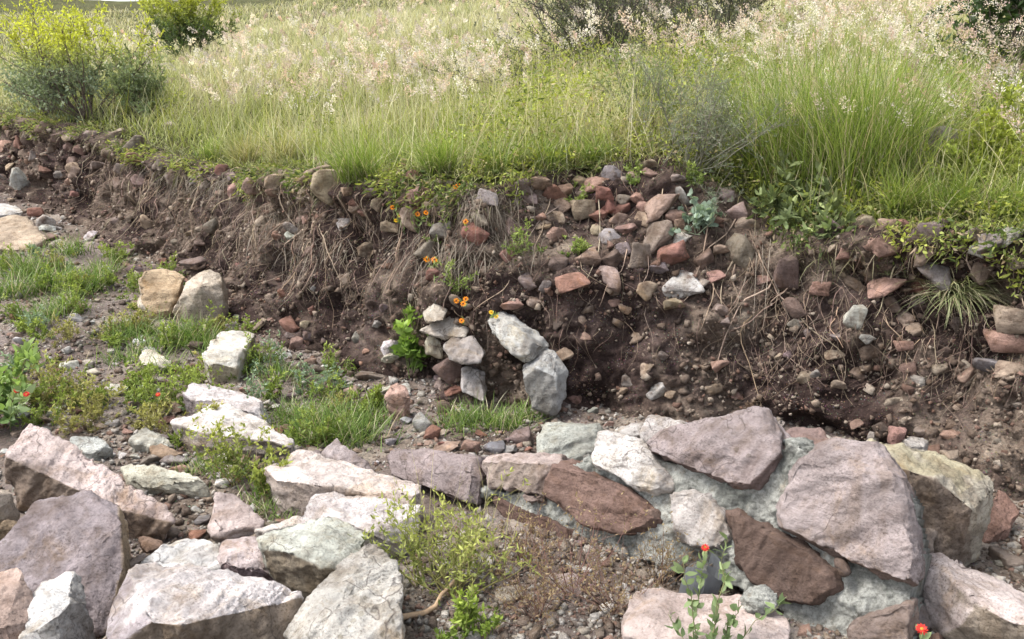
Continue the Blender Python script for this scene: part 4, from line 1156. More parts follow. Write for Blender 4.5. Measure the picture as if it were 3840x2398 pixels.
def blades_arr(base, az, length, lean, bend, width, col, nseg=3, tipcol=None):
    """curved tapering blades; lean and bend in radians from the vertical"""
    N = len(base)
    az = np.broadcast_to(az, N); length = np.broadcast_to(length, N); lean = np.broadcast_to(lean, N); bend = np.broadcast_to(bend, N); width = np.broadcast_to(width, N)
    hx, hy = np.sin(az), np.cos(az)
    fa = az + math.pi / 2 + RNG.normal(0, .6, N)
    wx, wy = np.sin(fa), np.cos(fa)
    p = np.array(base, float)
    V = []; C = []
    col = np.asarray(col, float)
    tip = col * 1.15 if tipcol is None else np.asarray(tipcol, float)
    for k in range(nseg + 1):
        f = k / nseg
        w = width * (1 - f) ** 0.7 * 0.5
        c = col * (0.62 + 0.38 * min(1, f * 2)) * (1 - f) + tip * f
        if k < nseg:
            V.append(p + np.stack([wx * w, wy * w, 0 * w], 1)); V.append(p - np.stack([wx * w, wy * w, 0 * w], 1))
            C.append(c); C.append(c)
            th_ = lean + bend * (k + 0.5) / nseg
            st = length / nseg
            p = p + np.stack([hx * np.sin(th_) * st, hy * np.sin(th_) * st, np.cos(th_) * st], 1)
        else:
            V.append(p); C.append(c)
    m = 2 * nseg + 1
    V = np.stack(V, 1).reshape(-1, 3); C = np.stack(C, 1).reshape(-1, 3)
    f = []
    for k in range(nseg - 1):
        a = 2 * k
        f += [(a, a + 1, a + 3), (a, a + 3, a + 2)]
    f.append((2 * nseg - 2, 2 * nseg - 1, 2 * nseg))
    F = (np.array(f)[None] + (np.arange(N) * m)[:, None, None]).reshape(-1, 3)
    return V, F, C, p

def leaves_arr(pos, d, length, width, col, fold=0.25, droop=0.25, up=None):
    """six-point leaf blades growing from pos along d"""
    N = len(pos)
    d = d / np.maximum(1e-9, np.linalg.norm(d, axis=1))[:, None]
    r = RNG.normal(0, 1, (N, 3)) if up is None else up + RNG.normal(0, .35, (N, 3))
    s = np.cross(d, r); s /= np.maximum(1e-9, np.linalg.norm(s, axis=1))[:, None]
    n = np.cross(s, d)
    L = np.broadcast_to(length, N)[:, None]; W = np.broadcast_to(width, N)[:, None]
    def pt(f, w, h): return pos + d * L * f + s * W * w + n * (L * h)
    V = np.stack([pt(0, 0, 0), pt(.35, .5, fold * .3), pt(.35, -.5, fold * .3), pt(.72, .36, fold * .2 - droop * .25), pt(.72, -.36, fold * .2 - droop * .25), pt(1, 0, -droop * .5)], 1).reshape(-1, 3)
    f = np.array([(0, 1, 2), (1, 3, 4), (1, 4, 2), (3, 5, 4)])
    F = (f[None] + (np.arange(N) * 6)[:, None, None]).reshape(-1, 3)
    C = np.repeat(np.asarray(col, float), 6, 0)
    return V, F, C

def quads_arr(pos, d, length, width, col):
    """two-triangle slips, for tiny or far leaves"""
    N = len(pos)
    d = d / np.maximum(1e-9, np.linalg.norm(d, axis=1))[:, None]
    s = np.cross(d, RNG.normal(0, 1, (N, 3))); s /= np.maximum(1e-9, np.linalg.norm(s, axis=1))[:, None]
    L = np.broadcast_to(length, N)[:, None]; W = np.broadcast_to(width, N)[:, None]
    V = np.stack([pos, pos + d * L * .5 + s * W * .5, pos + d * L, pos + d * L * .5 - s * W * .5], 1).reshape(-1, 3)
    F = (np.array([(0, 1, 2), (0, 2, 3)])[None] + (np.arange(N) * 4)[:, None, None]).reshape(-1, 3)
    return V, F, np.repeat(np.asarray(col, float), 4, 0)

def tubes_arr(P, rad, col, sides=4):
    """P (N,n,3) polylines, rad (N,n)"""
    P = np.asarray(P, float)
    N, n, _ = P.shape
    T = np.gradient(P, axis=1); T /= np.maximum(1e-9, np.linalg.norm(T, axis=2))[:, :, None]
    ref = np.where(np.abs(T[:, :, 2:3]) > .85, np.array([1., 0, 0]), np.array([0, 0, 1.]))
    A = np.cross(T, ref); A /= np.maximum(1e-9, np.linalg.norm(A, axis=2))[:, :, None]
    B = np.cross(T, A)
    ang = np.arange(sides) / sides * 2 * np.pi
    V = P[:, :, None, :] + (A[:, :, None, :] * np.cos(ang)[None, None, :, None] + B[:, :, None, :] * np.sin(ang)[None, None, :, None]) * np.asarray(rad)[:, :, None, None]
    f = []
    for k in range(n - 1):
        for s in range(sides):
            a = k * sides + s; b = k * sides + (s + 1) % sides
            f += [(a, b, b + sides), (a, b + sides, a + sides)]
    F = (np.array(f)[None] + (np.arange(N) * n * sides)[:, None, None]).reshape(-1, 3)
    C = np.repeat(np.broadcast_to(np.asarray(col, float), (N, 3)), n * sides, 0)
    return V.reshape(-1, 3), F, C

def merge(parts):
    V, F, C, o = [], [], [], 0
    for v, f, c in parts:
        V.append(v); F.append(f + o); C.append(c); o += len(v)
    return np.concatenate(V), np.concatenate(F), np.concatenate(C)

def part(name, parts, mat, root, kind=None):
    V, F, C = merge(parts)
    org = np.array(root.location)
    o = link(name, mesh_np(name, V - org, F, C), mat, root)
    if kind: o['kind'] = kind
    return o

def jcol(c, n, a=0.2, hue=0.08):
    c = np.array(c, float)
    return np.clip(c[None] * (1 + RNG.uniform(-a, a, (n, 1))) * (1 + RNG.uniform(-hue, hue, (n, 3))), 0.005, 0.9)

def mixcol(ca, cb, t):
    return np.array(ca)[None] * (1 - t[:, None]) + np.array(cb)[None] * t[:, None]

def plume_arr(tips, dirs, n_sp, size, spread, col, spl=0.007):
    """airy seed heads: a thin rachis with a cloud of silky spikelets round it"""
    N = len(tips)
    t = RNG.random((N, n_sp))
    axis = dirs / np.linalg.norm(dirs, axis=1)[:, None]
    L = np.broadcast_to(size, N)
    rad = (np.sin(np.clip(t * .85 + .12, 0, 1) * np.pi) * .8 + .15) * np.broadcast_to(spread, N)[:, None]
    off = RNG.normal(0, 1, (N, n_sp, 3)); off /= np.linalg.norm(off, axis=2)[:, :, None]
    off = off * rad[:, :, None] * RNG.random((N, n_sp, 1)) ** .6
    P = tips[:, None, :] + axis[:, None, :] * (t * L[:, None])[:, :, None] + off
    D = axis[:, None, :] * 1.0 + off / (np.linalg.norm(off, axis=2)[:, :, None] + 1e-6) * .9
    c = np.repeat(col, n_sp, 0) * RNG.uniform(.75, 1.15, (N * n_sp, 1))
    sl = np.broadcast_to(spl, N)
    sl = np.repeat(sl, n_sp)
    return quads_arr(P.reshape(-1, 3), D.reshape(-1, 3), sl * RNG.uniform(.7, 1.4, N * n_sp), sl * .55, c)

GREENC = (0.110, 0.155, 0.026); LIME = (0.26, 0.30, 0.045); STRAW = (0.52, 0.47, 0.31); OLIVE = (0.16, 0.165, 0.055); PLUMEW = (0.80, 0.74, 0.71); PLUMEP = (0.66, 0.46, 0.41); DRY = (0.30, 0.24, 0.16)

# ---- the meadow's grass, one body nobody could count
def meadow_points(N, r0, r1, thmax=.72, power=1.0):
    th_ = RNG.uniform(-thmax, thmax, N)
    r_ = np.exp(math.log(r0) + (math.log(r1) - math.log(r0)) * RNG.random(N) ** power)
    x, y = r_ * np.sin(th_), r_ * np.cos(th_)
    sd, s_ = nearest(x, y)
    q = sd - lip_d(s_)
    k = q > -0.02
    x, y, q, sd, s_ = x[k], y[k], q[k], sd[k], s_[k]
    z = meadow_h(x, y, sd, s_)
    return x, y, z - .01, q
x, y, z, q = meadow_points(250000, 3.2, 46, power=.95)
n = len(x)
r = np.hypot(x, y)
uu, vv = project_np(x, y, z)
udisp = uu / REG['W'][2]
tall = 0.5 + 0.5 * np.clip(fbm(p2(x, y), 1.1, 4, .6, seed=61) * 1.5, -1, 1)
strawy = np.clip(0.36 + 1.0 * fbm(p2(x, y), .55, 3, seed=62) + .35 * sstep(.6, 2.5, q) - .45 * sstep(1.0, .0, q) - .30 * sstep(1300, 1700, udisp) * sstep(7, 3, r) + .15 * sstep(9, 18, r), 0, 1)
strawy = np.clip(strawy + RNG.normal(0, .2, n), 0, 1)
edge = sstep(.25, 0, q)
hgt = (.11 + .29 * tall) * RNG.uniform(.4, 1.35, n) * (1 - .35 * edge)
colr = mixcol(GREENC, LIME, np.clip(RNG.normal(.45, .3, n), 0, 1))
colr = colr * (1 - strawy[:, None]) + jcol(STRAW, n, .25) * strawy[:, None]
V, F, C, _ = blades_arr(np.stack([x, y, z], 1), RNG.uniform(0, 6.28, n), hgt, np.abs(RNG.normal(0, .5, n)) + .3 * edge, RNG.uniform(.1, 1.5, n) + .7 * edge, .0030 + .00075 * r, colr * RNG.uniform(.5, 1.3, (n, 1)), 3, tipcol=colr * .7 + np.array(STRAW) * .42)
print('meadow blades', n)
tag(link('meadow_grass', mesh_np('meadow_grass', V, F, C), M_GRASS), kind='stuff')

# low broad-leaved herbs mixed into the turf near the cut
x, y, z, q = meadow_points(190000, 3.2, 14, power=1.0)
u, v = project_np(x, y, z); ud = u / REG['W'][2]
patch = .9 * fbm(p2(x, y), 1.3, 4, .6, seed=71) + .75 * sstep(950, 1350, ud) * (1 - .55 * sstep(1750, 1850, ud) * (1 - sstep(2120, 2200, ud))) - .28 * (1 - sstep(950, 1350, ud)) - .15 * sstep(1.5, 3, q) + RNG.normal(0, .1, len(x))
k = (patch > .0) & (q < 4.5)
x, y, z, q = x[k], y[k], z[k], q[k]
n = len(x)
hz = RNG.random(n) ** .75 * (.10 + .34 * np.clip(patch[k], 0, 1)) * (.4 + .6 * sstep(0, .25, q))
d = np.stack([RNG.normal(0, 1, n), RNG.normal(0, 1, n), RNG.normal(.4, .5, n)], 1)
cz = fbm(np.stack([x, y, z + hz], 1), 4.5, 3, seed=73)
cc = mixcol((0.11, 0.15, 0.035), (0.40, 0.43, 0.08), np.clip(RNG.normal(.5, .25, n) + .8 * cz, 0, 1))
dm = RNG.random(n) < .12
cc[dm] = jcol((.36, .30, .16), int(dm.sum()))
V, F, C = leaves_arr(np.stack([x, y, z + hz], 1), d, RNG.uniform(.018, .045, n), RNG.uniform(.006, .015, n), cc * RNG.uniform(.65, 1.2, (n, 1)))
tag(link('meadow_herbs', mesh_np('meadow_herbs', V, F, C), M_LEAF), kind='stuff')

# feathery seed heads all over the meadow
x, y, z, q = meadow_points(8500, 3.6, 26, power=1.0)
u, v = project_np(x, y, z); ud = u / REG['W'][2]
dens = .12 + .75 * np.exp(-((ud - 650) / 380) ** 2) + .75 * sstep(1500, 1800, ud) + 2.2 * fbm(p2(x, y), .9, 3, seed=81)
dens = .95 * dens * sstep(.05, .8, q) * (1 - .85 * sstep(8, 15, np.hypot(x, y)))
k = RNG.random(len(x)) < np.clip(dens, 0, 1)
x, y, z = x[k], y[k], z[k]
n = len(x); r = np.hypot(x, y)
print('plumes', n)
hh = RNG.uniform(.32, .62, n)
az = RNG.normal(-.5, 1.0, n)
Vs, Fs, Cs, tips = blades_arr(np.stack([x, y, z], 1), az, hh, RNG.uniform(.0, .25, n), RNG.uniform(.1, .6, n), .0022 + .0004 * r, jcol(STRAW, n) * .75, 3)
dirs = np.stack([np.sin(az) * .7, np.cos(az) * .7, RNG.uniform(.3, 1.0, n)], 1)
pink = np.clip(RNG.beta(.9, 1.2, n), 0, 1)
Vp, Fp, Cp = plume_arr(tips, dirs, 52, RNG.uniform(.07, .16, n), RNG.uniform(.014, .042, n), mixcol(PLUMEW, PLUMEP, pink) * RNG.uniform(.6, 1.1, (n, 1)), .0065 + .0013 * r)
V, F, C = merge([(Vs, Fs, Cs), (Vp, Fp, Cp)])
tag(link('seed_heads', mesh_np('seed_heads', V, F, C), M_PLUME), kind='stuff')

# ---- tufts one can pick out
def grass_tuft(pos, n, height, spread, col, tip, label, group=None, lean=(.05, .5), bend=(.2, .9), plumes=0, width=.0045, aim=None, plume_h=1.1, pcol=None, dry=0.15, cat='grass'):
    pos = Vector(pos)
    root = empty('grass_tuft', pos)
    b = np.array(pos)[None] + np.stack([RNG.normal(0, spread, n), RNG.normal(0, spread, n), np.full(n, -.01)], 1)
    az = RNG.uniform(0, 6.28, n) if aim is None else RNG.normal(aim[0], aim[1], n)
    cc = mixcol(col, tip, np.clip(RNG.normal(.4, .3, n), 0, 1)) * RNG.uniform(.7, 1.2, (n, 1))
    dm = RNG.random(n) < dry
    cc[dm] = jcol(STRAW, int(dm.sum())) * .85
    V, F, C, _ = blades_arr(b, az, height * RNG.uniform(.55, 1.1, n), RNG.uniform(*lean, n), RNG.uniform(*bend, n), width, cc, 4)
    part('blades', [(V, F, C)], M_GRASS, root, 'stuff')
    if plumes:
        b = np.array(pos)[None] + np.stack([RNG.normal(0, spread, plumes), RNG.normal(0, spread, plumes), np.zeros(plumes)], 1)
        az = RNG.uniform(0, 6.28, plumes)
        Vs, Fs, Cs, tips = blades_arr(b, az, height * plume_h * RNG.uniform(.8, 1.1, plumes), RNG.uniform(.02, .32, plumes), RNG.uniform(.05, .5, plumes), .0028, jcol(LIME, plumes) * .8, 4)
        part('stalks', [(Vs, Fs, Cs)], M_GRASS, root, 'stuff')
        dirs = np.stack([np.sin(az) * .6, np.cos(az) * .6, RNG.uniform(.4, 1., plumes)], 1)
        pk = np.clip(RNG.beta(.9, 1.3, plumes), 0, 1)
        part('seed_heads', [plume_arr(tips, dirs, 60, RNG.uniform(.08, .14, plumes), RNG.uniform(.018, .035, plumes), mixcol(PLUMEW, PLUMEP, pk), .0105)], M_PLUME, root, 'stuff')
    return tag(root, label, cat, group)

def mpt(x, y, which='m'):
    h = hitR('W', x, y, which) or hitR('W', x, y)
    return h[0]
G1 = (0.125, 0.19, 0.04); G2 = (0.33, 0.40, 0.10)
for (x_, y_, nb, hh, sp, pl, lb) in [
    (1790, 440, 520, .8, .07, 16, 'tall green grass clump with pink plumes beside the feathery shrub'),
    (1880, 470, 760, .98, .08, 24, 'tallest green grass clump, crowned with many pink and white plumes'),
    (1985, 480, 760, .96, .08, 24, 'tall green grass clump in the middle of the plumed stand above the broad-leaved plant'),
    (2080, 470, 660, .9, .08, 22, 'tall green grass clump with white plumes left of the round beige stone'),
    (2150, 430, 380, .66, .08, 18, 'tall green grass clump with plumes behind the round beige stone'),
    (2300, 330, 380, .62, .10, 26, 'clump of white plumed grass in front of the dark tree'),
    (1720, 300, 300, .55, .09, 18, 'clump of pink plumed grass behind the feathery shrub')]:
    grass_tuft(mpt(x_, y_), nb, hh, sp, G1, G2, lb, 'tall plumed grass clumps on top of the bank', lean=(.0, .5), bend=(.1, 1.1), plumes=pl, width=.005, dry=.22)
for (x_, y_, nb, hh, lb, aim) in [
    (850, 425, 420, .36, 'green grass tuft hanging over the bank beside the tan slab stones', (3.6, .9)),
    (1045, 415, 420, .36, 'green grass tuft hanging over the bank above the orange daisies', (3.3, .9)),
    (950, 400, 260, .30, 'green grass tuft on the bank edge above the red stones', (3.1, 1.2)),
    (590, 390, 420, .34, 'yellowish grass tuft on the bank edge above the hanging roots', None),
    (680, 388, 420, .34, 'straw yellow grass tuft left of the tan slab stones on the edge', None),
    (500, 378, 260, .30, 'grey-green grass tuft on the bank edge near the left shrub', None),
    (1180, 405, 260, .28, 'green grass tuft on the edge above the dead grey grass', None),
    (1290, 395, 260, .28, 'short green tuft on the edge where the cobbles begin', None),
    (1400, 385, 260, .26, 'short green tuft on the edge above the cobbles', None),
    (2250, 510, 300, .30, 'green grass tuft on the edge below the round beige stone', (3.2, 1.1)),
    (2130, 500, 300, .30, 'green grass tuft on the edge right of the broad-leaved plant', (3.2, 1.1)),
    (2370, 520, 300, .32, 'leafy green tuft on the edge above the grey bank stones', (3.2, 1.1))]:
    yel = 'yellow' in lb
    grass_tuft(mpt(x_, y_), nb, hh, .05, OLIVE if yel else G1, (0.36, 0.32, 0.12) if yel else G2, lb, 'grass tufts along the bank edge', lean=(.05, .7), bend=(.3, 1.4), aim=aim, dry=.3 if yel else .15)
# tufts on the bank face
h = hitR('W', 2255, 690, 'b')
grass_tuft(h[0], 260, .30, .03, (.16, .19, .08), (.34, .36, .2), 'pale grass tuft drooping from the middle of the bank face', None, lean=(.6, 1.4), bend=(.6, 1.5), aim=(3.14, 1.0), dry=.3)
def dead_clump(reg, x_, y_, nb, L, lb, aim=3.14, lean=(1.2, 2.3), bend=(.9, 1.5), sp=.13):
    h = hitR(reg, x_, y_, 'b') or hitR(reg, x_, y_)
    pos = h[0]
    root = empty('dead_grass', pos)
    px, py = R(reg, x_, y_)
    b = []
    for k in range(nb):                              # each stem starts on the soil itself
        hh = hit(px + RNG.normal(0, sp * 700), py + RNG.normal(0, sp * 260), 'b')
        b.append(tuple(hh[0] if hh and abs(hh[0].y - pos.y) < .5 else pos))
    b = np.array(b)
    cc = mixcol((.19, .16, .13), (.36, .31, .25), RNG.random(nb)) * RNG.uniform(.6, 1.15, (nb, 1))
    V, F, C, _ = blades_arr(b, RNG.normal(aim, 1.0, nb), L * RNG.uniform(.3, 1.1, nb), RNG.uniform(*lean, nb), RNG.uniform(*bend, nb), .0034, cc, 4)
    part('stems', [(V, F, C)], M_GRASS, root, 'stuff')
    tag(root, lb, 'dead grass', 'dead grass hanging on the bank')
dead_clump('E', 900, 180, 260, .30, 'grey dead grass clump draped over a hollow in the bank')
dead_clump('E', 640, 470, 130, .28, 'grey dead grass hanging behind the pair of orange daisies')
dead_clump('E', 800, 560, 150, .28, 'grey dead grass matted below the red stone in the bank')
dead_clump('E', 1000, 430, 130, .25, 'tan dead grass hanging right of the red stone in the bank', aim=2.4)
dead_clump('F', 640, 420, 60, .62, 'long straight dead stems hanging down the bank from the broad-leaved plant', aim=3.6, lean=(2.0, 2.6), bend=(.1, .5), sp=.06)
dead_clump('D', 1420, 130, 160, .34, 'tan dead grass hanging under the yellowish turf', aim=3.3)
dead_clump('D', 1130, 90, 140, .30, 'tan dead grass hanging from the turf left of the red cobble', aim=3.3)
dead_clump('D', 1750, 330, 110, .30, 'brown dead grass hanging below the tan cobbles', aim=3.3)
dead_clump('D', 2000, 560, 110, .26, 'golden dead grass hanging low on the bank above the gravel', aim=3.3)

# short grass in the rubble
for (x_, y_, nb, hh) in [(780,1010,260,.20),(840,1040,260,.18),(700,1000,240,.18),(740,1040,200,.16),(880,1000,160,.16),(1130,1000,220,.14),(1190,1010,180,.14),(1070,1005,160,.14),(1240,985,120,.12),
        (410,800,200,.2),(470,810,200,.2),(330,790,160,.18),(290,800,140,.2),(120,680,240,.26),(200,690,240,.26),(60,650,240,.28),(20,700,200,.26),(250,650,160,.22),(150,740,200,.22),(90,760,160,.2),
        (600,870,120,.16),(660,900,120,.16),(480,1115,130,.10),(620,1215,110,.10),(700,1250,90,.09),(370,830,140,.18),(500,830,120,.18),(560,1120,100,.10),(170,600,120,.22),(620,1170,80,.09),(380,880,110,.16),(820,860,60,.12),(280,860,100,.16)]:
    h = hitR('W', x_, y_, 'g') or hitR('W', x_, y_)
    grass_tuft(h[0], nb, hh, .035 + hh * .15, (0.085, 0.15, 0.03), (0.20, 0.27, 0.07), 'short green grass tuft near the ' + near_mark(h[0]), 'short grass tufts near the ' + near_mark(h[0]), lean=(.1, .9), bend=(.2, 1.0), dry=.12, width=.0035 + .0005 * h[0].y)

# ---- shaggy fringe of turf and litter falling over the lip
N = 9000
wl = np.gradient(ss) / np.maximum(dist_s, 2.0) ** .8 * ((u0 := project_np(CB[:, 0], CB[:, 1], np.full(nS, 1.))[0]) > -400) * (u0 < 4300) * (CB[:, 1] > 1)
ii = RNG.choice(nS, N, p=wl / wl.sum())
jj = NT - 1 - (RNG.random(N) ** 2.2 * 18).astype(int)
Pf = Pd[ii, jj] + RNG.normal(0, .012, (N, 3))
pat = fbm(Pf, 1.8, 2, seed=91) + RNG.normal(0, .25, N)
ug = ubd[ii]
k = (pat > -.15) & ((gentle[ii] < .5) | (jj > NT - 6)) 
Pf, ii, jj = Pf[k], ii[k], jj[k]
n = len(Pf)
az = np.arctan2(-CN[ii, 0], -CN[ii, 1]) + RNG.normal(0, 1.2, n)
dryf = np.clip(RNG.normal(.45, .35, n) + (NT - 1 - jj) / 22 * .6, 0, 1)
cc = mixcol((.12, .17, .035), (.29, .24, .165), dryf) * RNG.uniform(.55, 1.2, (n, 1))
V, F, C, _ = blades_arr(Pf, az, RNG.uniform(.05, .20, n) * RNG.uniform(.5, 1.2, n), RNG.uniform(.3, 2.0, n), RNG.uniform(.6, 1.7, n), .0028 + .0003 * dist_s[ii], cc, 4)
tag(link('turf_fringe', mesh_np('turf_fringe', V, F, C), M_GRASS), kind='stuff')

# leafy weeds spilling over the lip
N = 26000
ii = RNG.choice(nS, N, p=wl / wl.sum())
jj = NT - 1 - (RNG.random(N) ** 1.6 * 26).astype(int)
pt_ = fbm(np.stack([ss[ii], np.zeros(N), np.zeros(N)], 1), 1.5, 3, .6, seed=95) * 1.4 - (NT - 1 - jj) / 26 * .95 + .12 + .35 * sstep(1750, 2100, ubd[ii]) - .3 * gentle[ii]
k = pt_ + RNG.normal(0, .08, N) > 0
ii, jj = ii[k], jj[k]; n = len(ii)
Pf = Pd[ii, jj] + np.stack([-CN[ii, 0], -CN[ii, 1], np.full(n, .25)], 1) * (RNG.random(n) ** 1.3 * .11)[:, None]
dd = np.stack([-CN[ii, 0], -CN[ii, 1], np.full(n, -.1)], 1) + RNG.normal(0, .6, (n, 3))
cz = fbm(Pf, 4.0, 3, seed=96)
cc = mixcol((.09, .13, .035), (.36, .39, .09), np.clip(RNG.normal(.45, .25, n) + .8 * cz, 0, 1)) * RNG.uniform(.65, 1.15, (n, 1))
dm = RNG.random(n) < .15; cc[dm] = jcol((.32, .26, .16), int(dm.sum()))
V, F, C = leaves_arr(Pf, dd, RNG.uniform(.018, .05, n), RNG.uniform(.005, .014, n), cc)
tag(link('lip_weeds', mesh_np('lip_weeds', V, F, C), M_LEAF), kind='stuff')

# ---- roots
def root_lines(N, n, lenrange, tmin, tmax, zones=None, wander=1.0, out=.012):
    P = np.zeros((N, n, 3))
    w = wl.copy()
    if zones is not None:
        zz = np.zeros(nS)
        for a, b_, k in zones: zz += k * ((ubd > a) & (ubd < b_))
        w = w * zz
    i0 = RNG.choice(nS, N, p=w / w.sum()).astype(float)
    j0 = RNG.uniform(tmin, tmax, N) * (NT - 1)
    ds = np.gradient(ss)
    dri = RNG.normal(0, .35, N) * wander
    L = RNG.uniform(*lenrange, N)
    hgt = (LZ - gz)
    for k in range(n):
        i1 = np.clip(np.round(i0), 0, nS - 1).astype(int); j1 = np.clip(np.round(j0), 0, NT - 1).astype(int)
        o_ = out * (0.4 + 1.4 * np.abs(np.sin(k * 1.3 + i1))) * (1 if k else -.5)
        P[:, k] = Pd[i1, j1] + np.stack([-CN[i1, 0], -CN[i1, 1], np.zeros(N)], 1) * np.reshape(o_, (-1, 1))
        dri = dri * .75 + RNG.normal(0, .35, N) * wander
        st = L / (n - 1)
        i0 = i0 + dri * st / ds[i1]
        j0 = j0 - st * np.clip(1 - .3 * np.abs(dri), .15, 1) / hgt[i1] * (NT - 1)
        j0 = np.maximum(j0, 2)
    # soften kinks
    P[:, 1:-1] = P[:, 1:-1] * .5 + .25 * (P[:, :-2] + P[:, 2:])
    return P
ZN = [(150, 800, 1.5), (800, 1250, .5), (1250, 1700, .4), (1700, 2450, 1.3)]
PR = root_lines(150, 12, (.16, .55), .55, .97, ZN, 1.0, .02)
for k in range(len(PR)):
    dm = float(np.hypot(*PR[k, 0, :2]))
    r0 = RNG.uniform(.0016, .0042) * (.7 + .09 * dm)
    V, F, C = tubes_arr(PR[k:k + 1], np.linspace(r0, r0 * .3, 12)[None], jcol((.29, .215, .16), 1, .35), 5)
    link('root', mesh_np('root', V, F, C, True), M_BARK, bank)
PR = root_lines(1700, 7, (.05, .26), .35, .98, ZN, 1.3, .016)
V, F, C = tubes_arr(PR, np.tile(np.linspace(.0013, .0005, 7), (1700, 1)) * (.6 + .14 * np.hypot(PR[:, :1, 0], PR[:, :1, 1])), jcol((.22, .165, .125), 1700, .45), 3)
tag(link('fine_roots', mesh_np('fine_roots', V, F, C), M_BARK, bank), kind='stuff')

# ---- shrubs and other plants
def branch_set(pos, n, height, spread, npt=8, up=.7, curl=.25, r0=.006, first=.0):
    """n wandering branches rising from pos"""
    pos = np.array(pos)
    az = RNG.uniform(0, 6.28, n); tilt = np.abs(RNG.normal(0, spread, n))
    d = np.stack([np.sin(az) * np.sin(tilt), np.cos(az) * np.sin(tilt), np.cos(tilt) * up], 1)
    L = height * RNG.uniform(.6, 1.05, n)
    P = np.zeros((n, npt, 3)); p = np.tile(pos, (n, 1)) + np.stack([RNG.normal(0, .03, n) * height, RNG.normal(0, .03, n) * height, np.full(n, -.02)], 1)
    for k in range(npt):
        P[:, k] = p
        d = d + RNG.normal(0, curl, (n, 3)) * .5; d[:, 2] += .05
        d /= np.linalg.norm(d, axis=1)[:, None]
        p = p + d * (L / (npt - 1))[:, None]
    rad = np.linspace(1, .25, npt)[None] * r0 * RNG.uniform(.6, 1.2, (n, 1))
    return P, rad
def side_twigs(P, m, length, npt=5, curl=.4, up=.25, r0=.002, tmin=.25):
    n, k, _ = P.shape
    bi = RNG.integers(0, n, m); t = RNG.uniform(tmin, .98, m) * (k - 1)
    i0 = np.floor(t).astype(int); i0 = np.minimum(i0, k - 2); f = (t - i0)[:, None]
    p = P[bi, i0] * (1 - f) + P[bi, i0 + 1] * f
    d = P[bi, i0 + 1] - P[bi, i0]; d /= np.maximum(1e-9, np.linalg.norm(d, axis=1))[:, None]
    d = d * .7 + RNG.normal(0, .6, (m, 3)); d[:, 2] += up
    d /= np.linalg.norm(d, axis=1)[:, None]
    L = length * RNG.uniform(.4, 1.1, m)
    Q = np.zeros((m, npt, 3))
    for j in range(npt):
        Q[:, j] = p
        d = d + RNG.normal(0, curl, (m, 3)) * .4; d[:, 2] += up * .15
        d /= np.linalg.norm(d, axis=1)[:, None]
        p = p + d * (L / (npt - 1))[:, None]
    return Q, np.tile(np.linspace(1, .3, npt), (m, 1)) * r0
def leaf_on(Q, per, ll, lw, cols, up=.3, quad=False, tmin=.1):
    m, k, _ = Q.shape
    N = m * per
    bi = np.repeat(np.arange(m), per); t = RNG.uniform(tmin, 1, N) * (k - 1)
    i0 = np.minimum(np.floor(t).astype(int), k - 2); f = (t - i0)[:, None]
    p = Q[bi, i0] * (1 - f) + Q[bi, i0 + 1] * f
    d = Q[bi, i0 + 1] - Q[bi, i0]; d /= np.maximum(1e-9, np.linalg.norm(d, axis=1))[:, None]
    d = d * .5 + RNG.normal(0, .7, (N, 3)); d[:, 2] += up
    z = (p[:, 2] - Q[..., 2].min()) / max(1e-6, np.ptp(Q[..., 2]))
    c = cols(z, N)
    L = ll * RNG.uniform(.5, 1.25, N); W = lw * RNG.uniform(.6, 1.2, N)
    return (quads_arr if quad else leaves_arr)(p, d, L, W, c)

def shrub(name, px, height, spread, nb, ntw, per, ll, lw, colf, label, cat='shrub', bark=(.16, .13, .11), twl=.3, quad=True, which='m', r0=.008, group=None, up=.7, curl=.25, sink=.0):
    pos = mpt(*px, which) - Vector((0, 0, sink))
    root = empty(name, pos)
    P, rad = branch_set(pos, nb, height, spread, up=up, curl=curl, r0=r0)
    Q, qr = side_twigs(P, ntw, height * twl, r0=r0 * .3)
    part('branches', [tubes_arr(P, rad, jcol(bark, 1)[0], 5), tubes_arr(Q, qr, jcol(bark, 1)[0], 3)], M_BARK, root)
    if per:
        part('foliage', [leaf_on(Q, per, ll, lw, colf, quad=quad)], M_LEAF, root, 'stuff')
    return tag(root, label, cat, group)

def two(ca, cb, z0, z1, j=.25):
    def f(z, N):
        t = np.clip((z - z0) / (z1 - z0) + RNG.normal(0, .15, N), 0, 1)
        return mixcol(ca, cb, t) * RNG.uniform(1 - j * 1.6, 1 + j, (N, 1))
    return f
shrub('shrub', (205, 285), 1.25, .6, 26, 560, 18, .045, .018, two((.24, .29, .19), (.52, .54, .07), .42, .62), 'round shrub, grey-green below and yellow flowered on top, at the bank edge')
shrub('shrub', (120, 270), .75, .6, 18, 260, 22, .045, .015, two((.22, .27, .17), (.32, .36, .2), .3, .9), 'low grey-green shrub at the foot of the yellow flowered shrub')
shrub('shrub', (320, 270), .6, .6, 18, 260, 22, .04, .014, two((.2, .25, .13), (.32, .37, .18), .3, .9), 'low green shrub right of the yellow flowered shrub')
shrub('shrub', (445, 150), 1.5, .5, 20, 420, 24, .07, .022, two((.08, .12, .04), (.46, .48, .06), .4, .65), 'dark green bush with yellow-green tips further up the slope')
shrub('thorn_bush', (1430, 178), 1.35, .75, 46, 1100, 12, .035, .012, two((.07, .08, .05), (.16, .18, .09), .2, .9), 'dark twiggy thorn bush with hardly any leaves', bark=(.085, .075, .065), twl=.35, curl=.4)
shrub('thorn_bush', (1680, 110), 1.3, .7, 30, 600, 12, .04, .014, two((.045, .05, .035), (.10, .11, .06), .2, .9), 'smaller dark twiggy bush behind the pink plumed grass', bark=(.085, .075, .065), twl=.35, curl=.4)
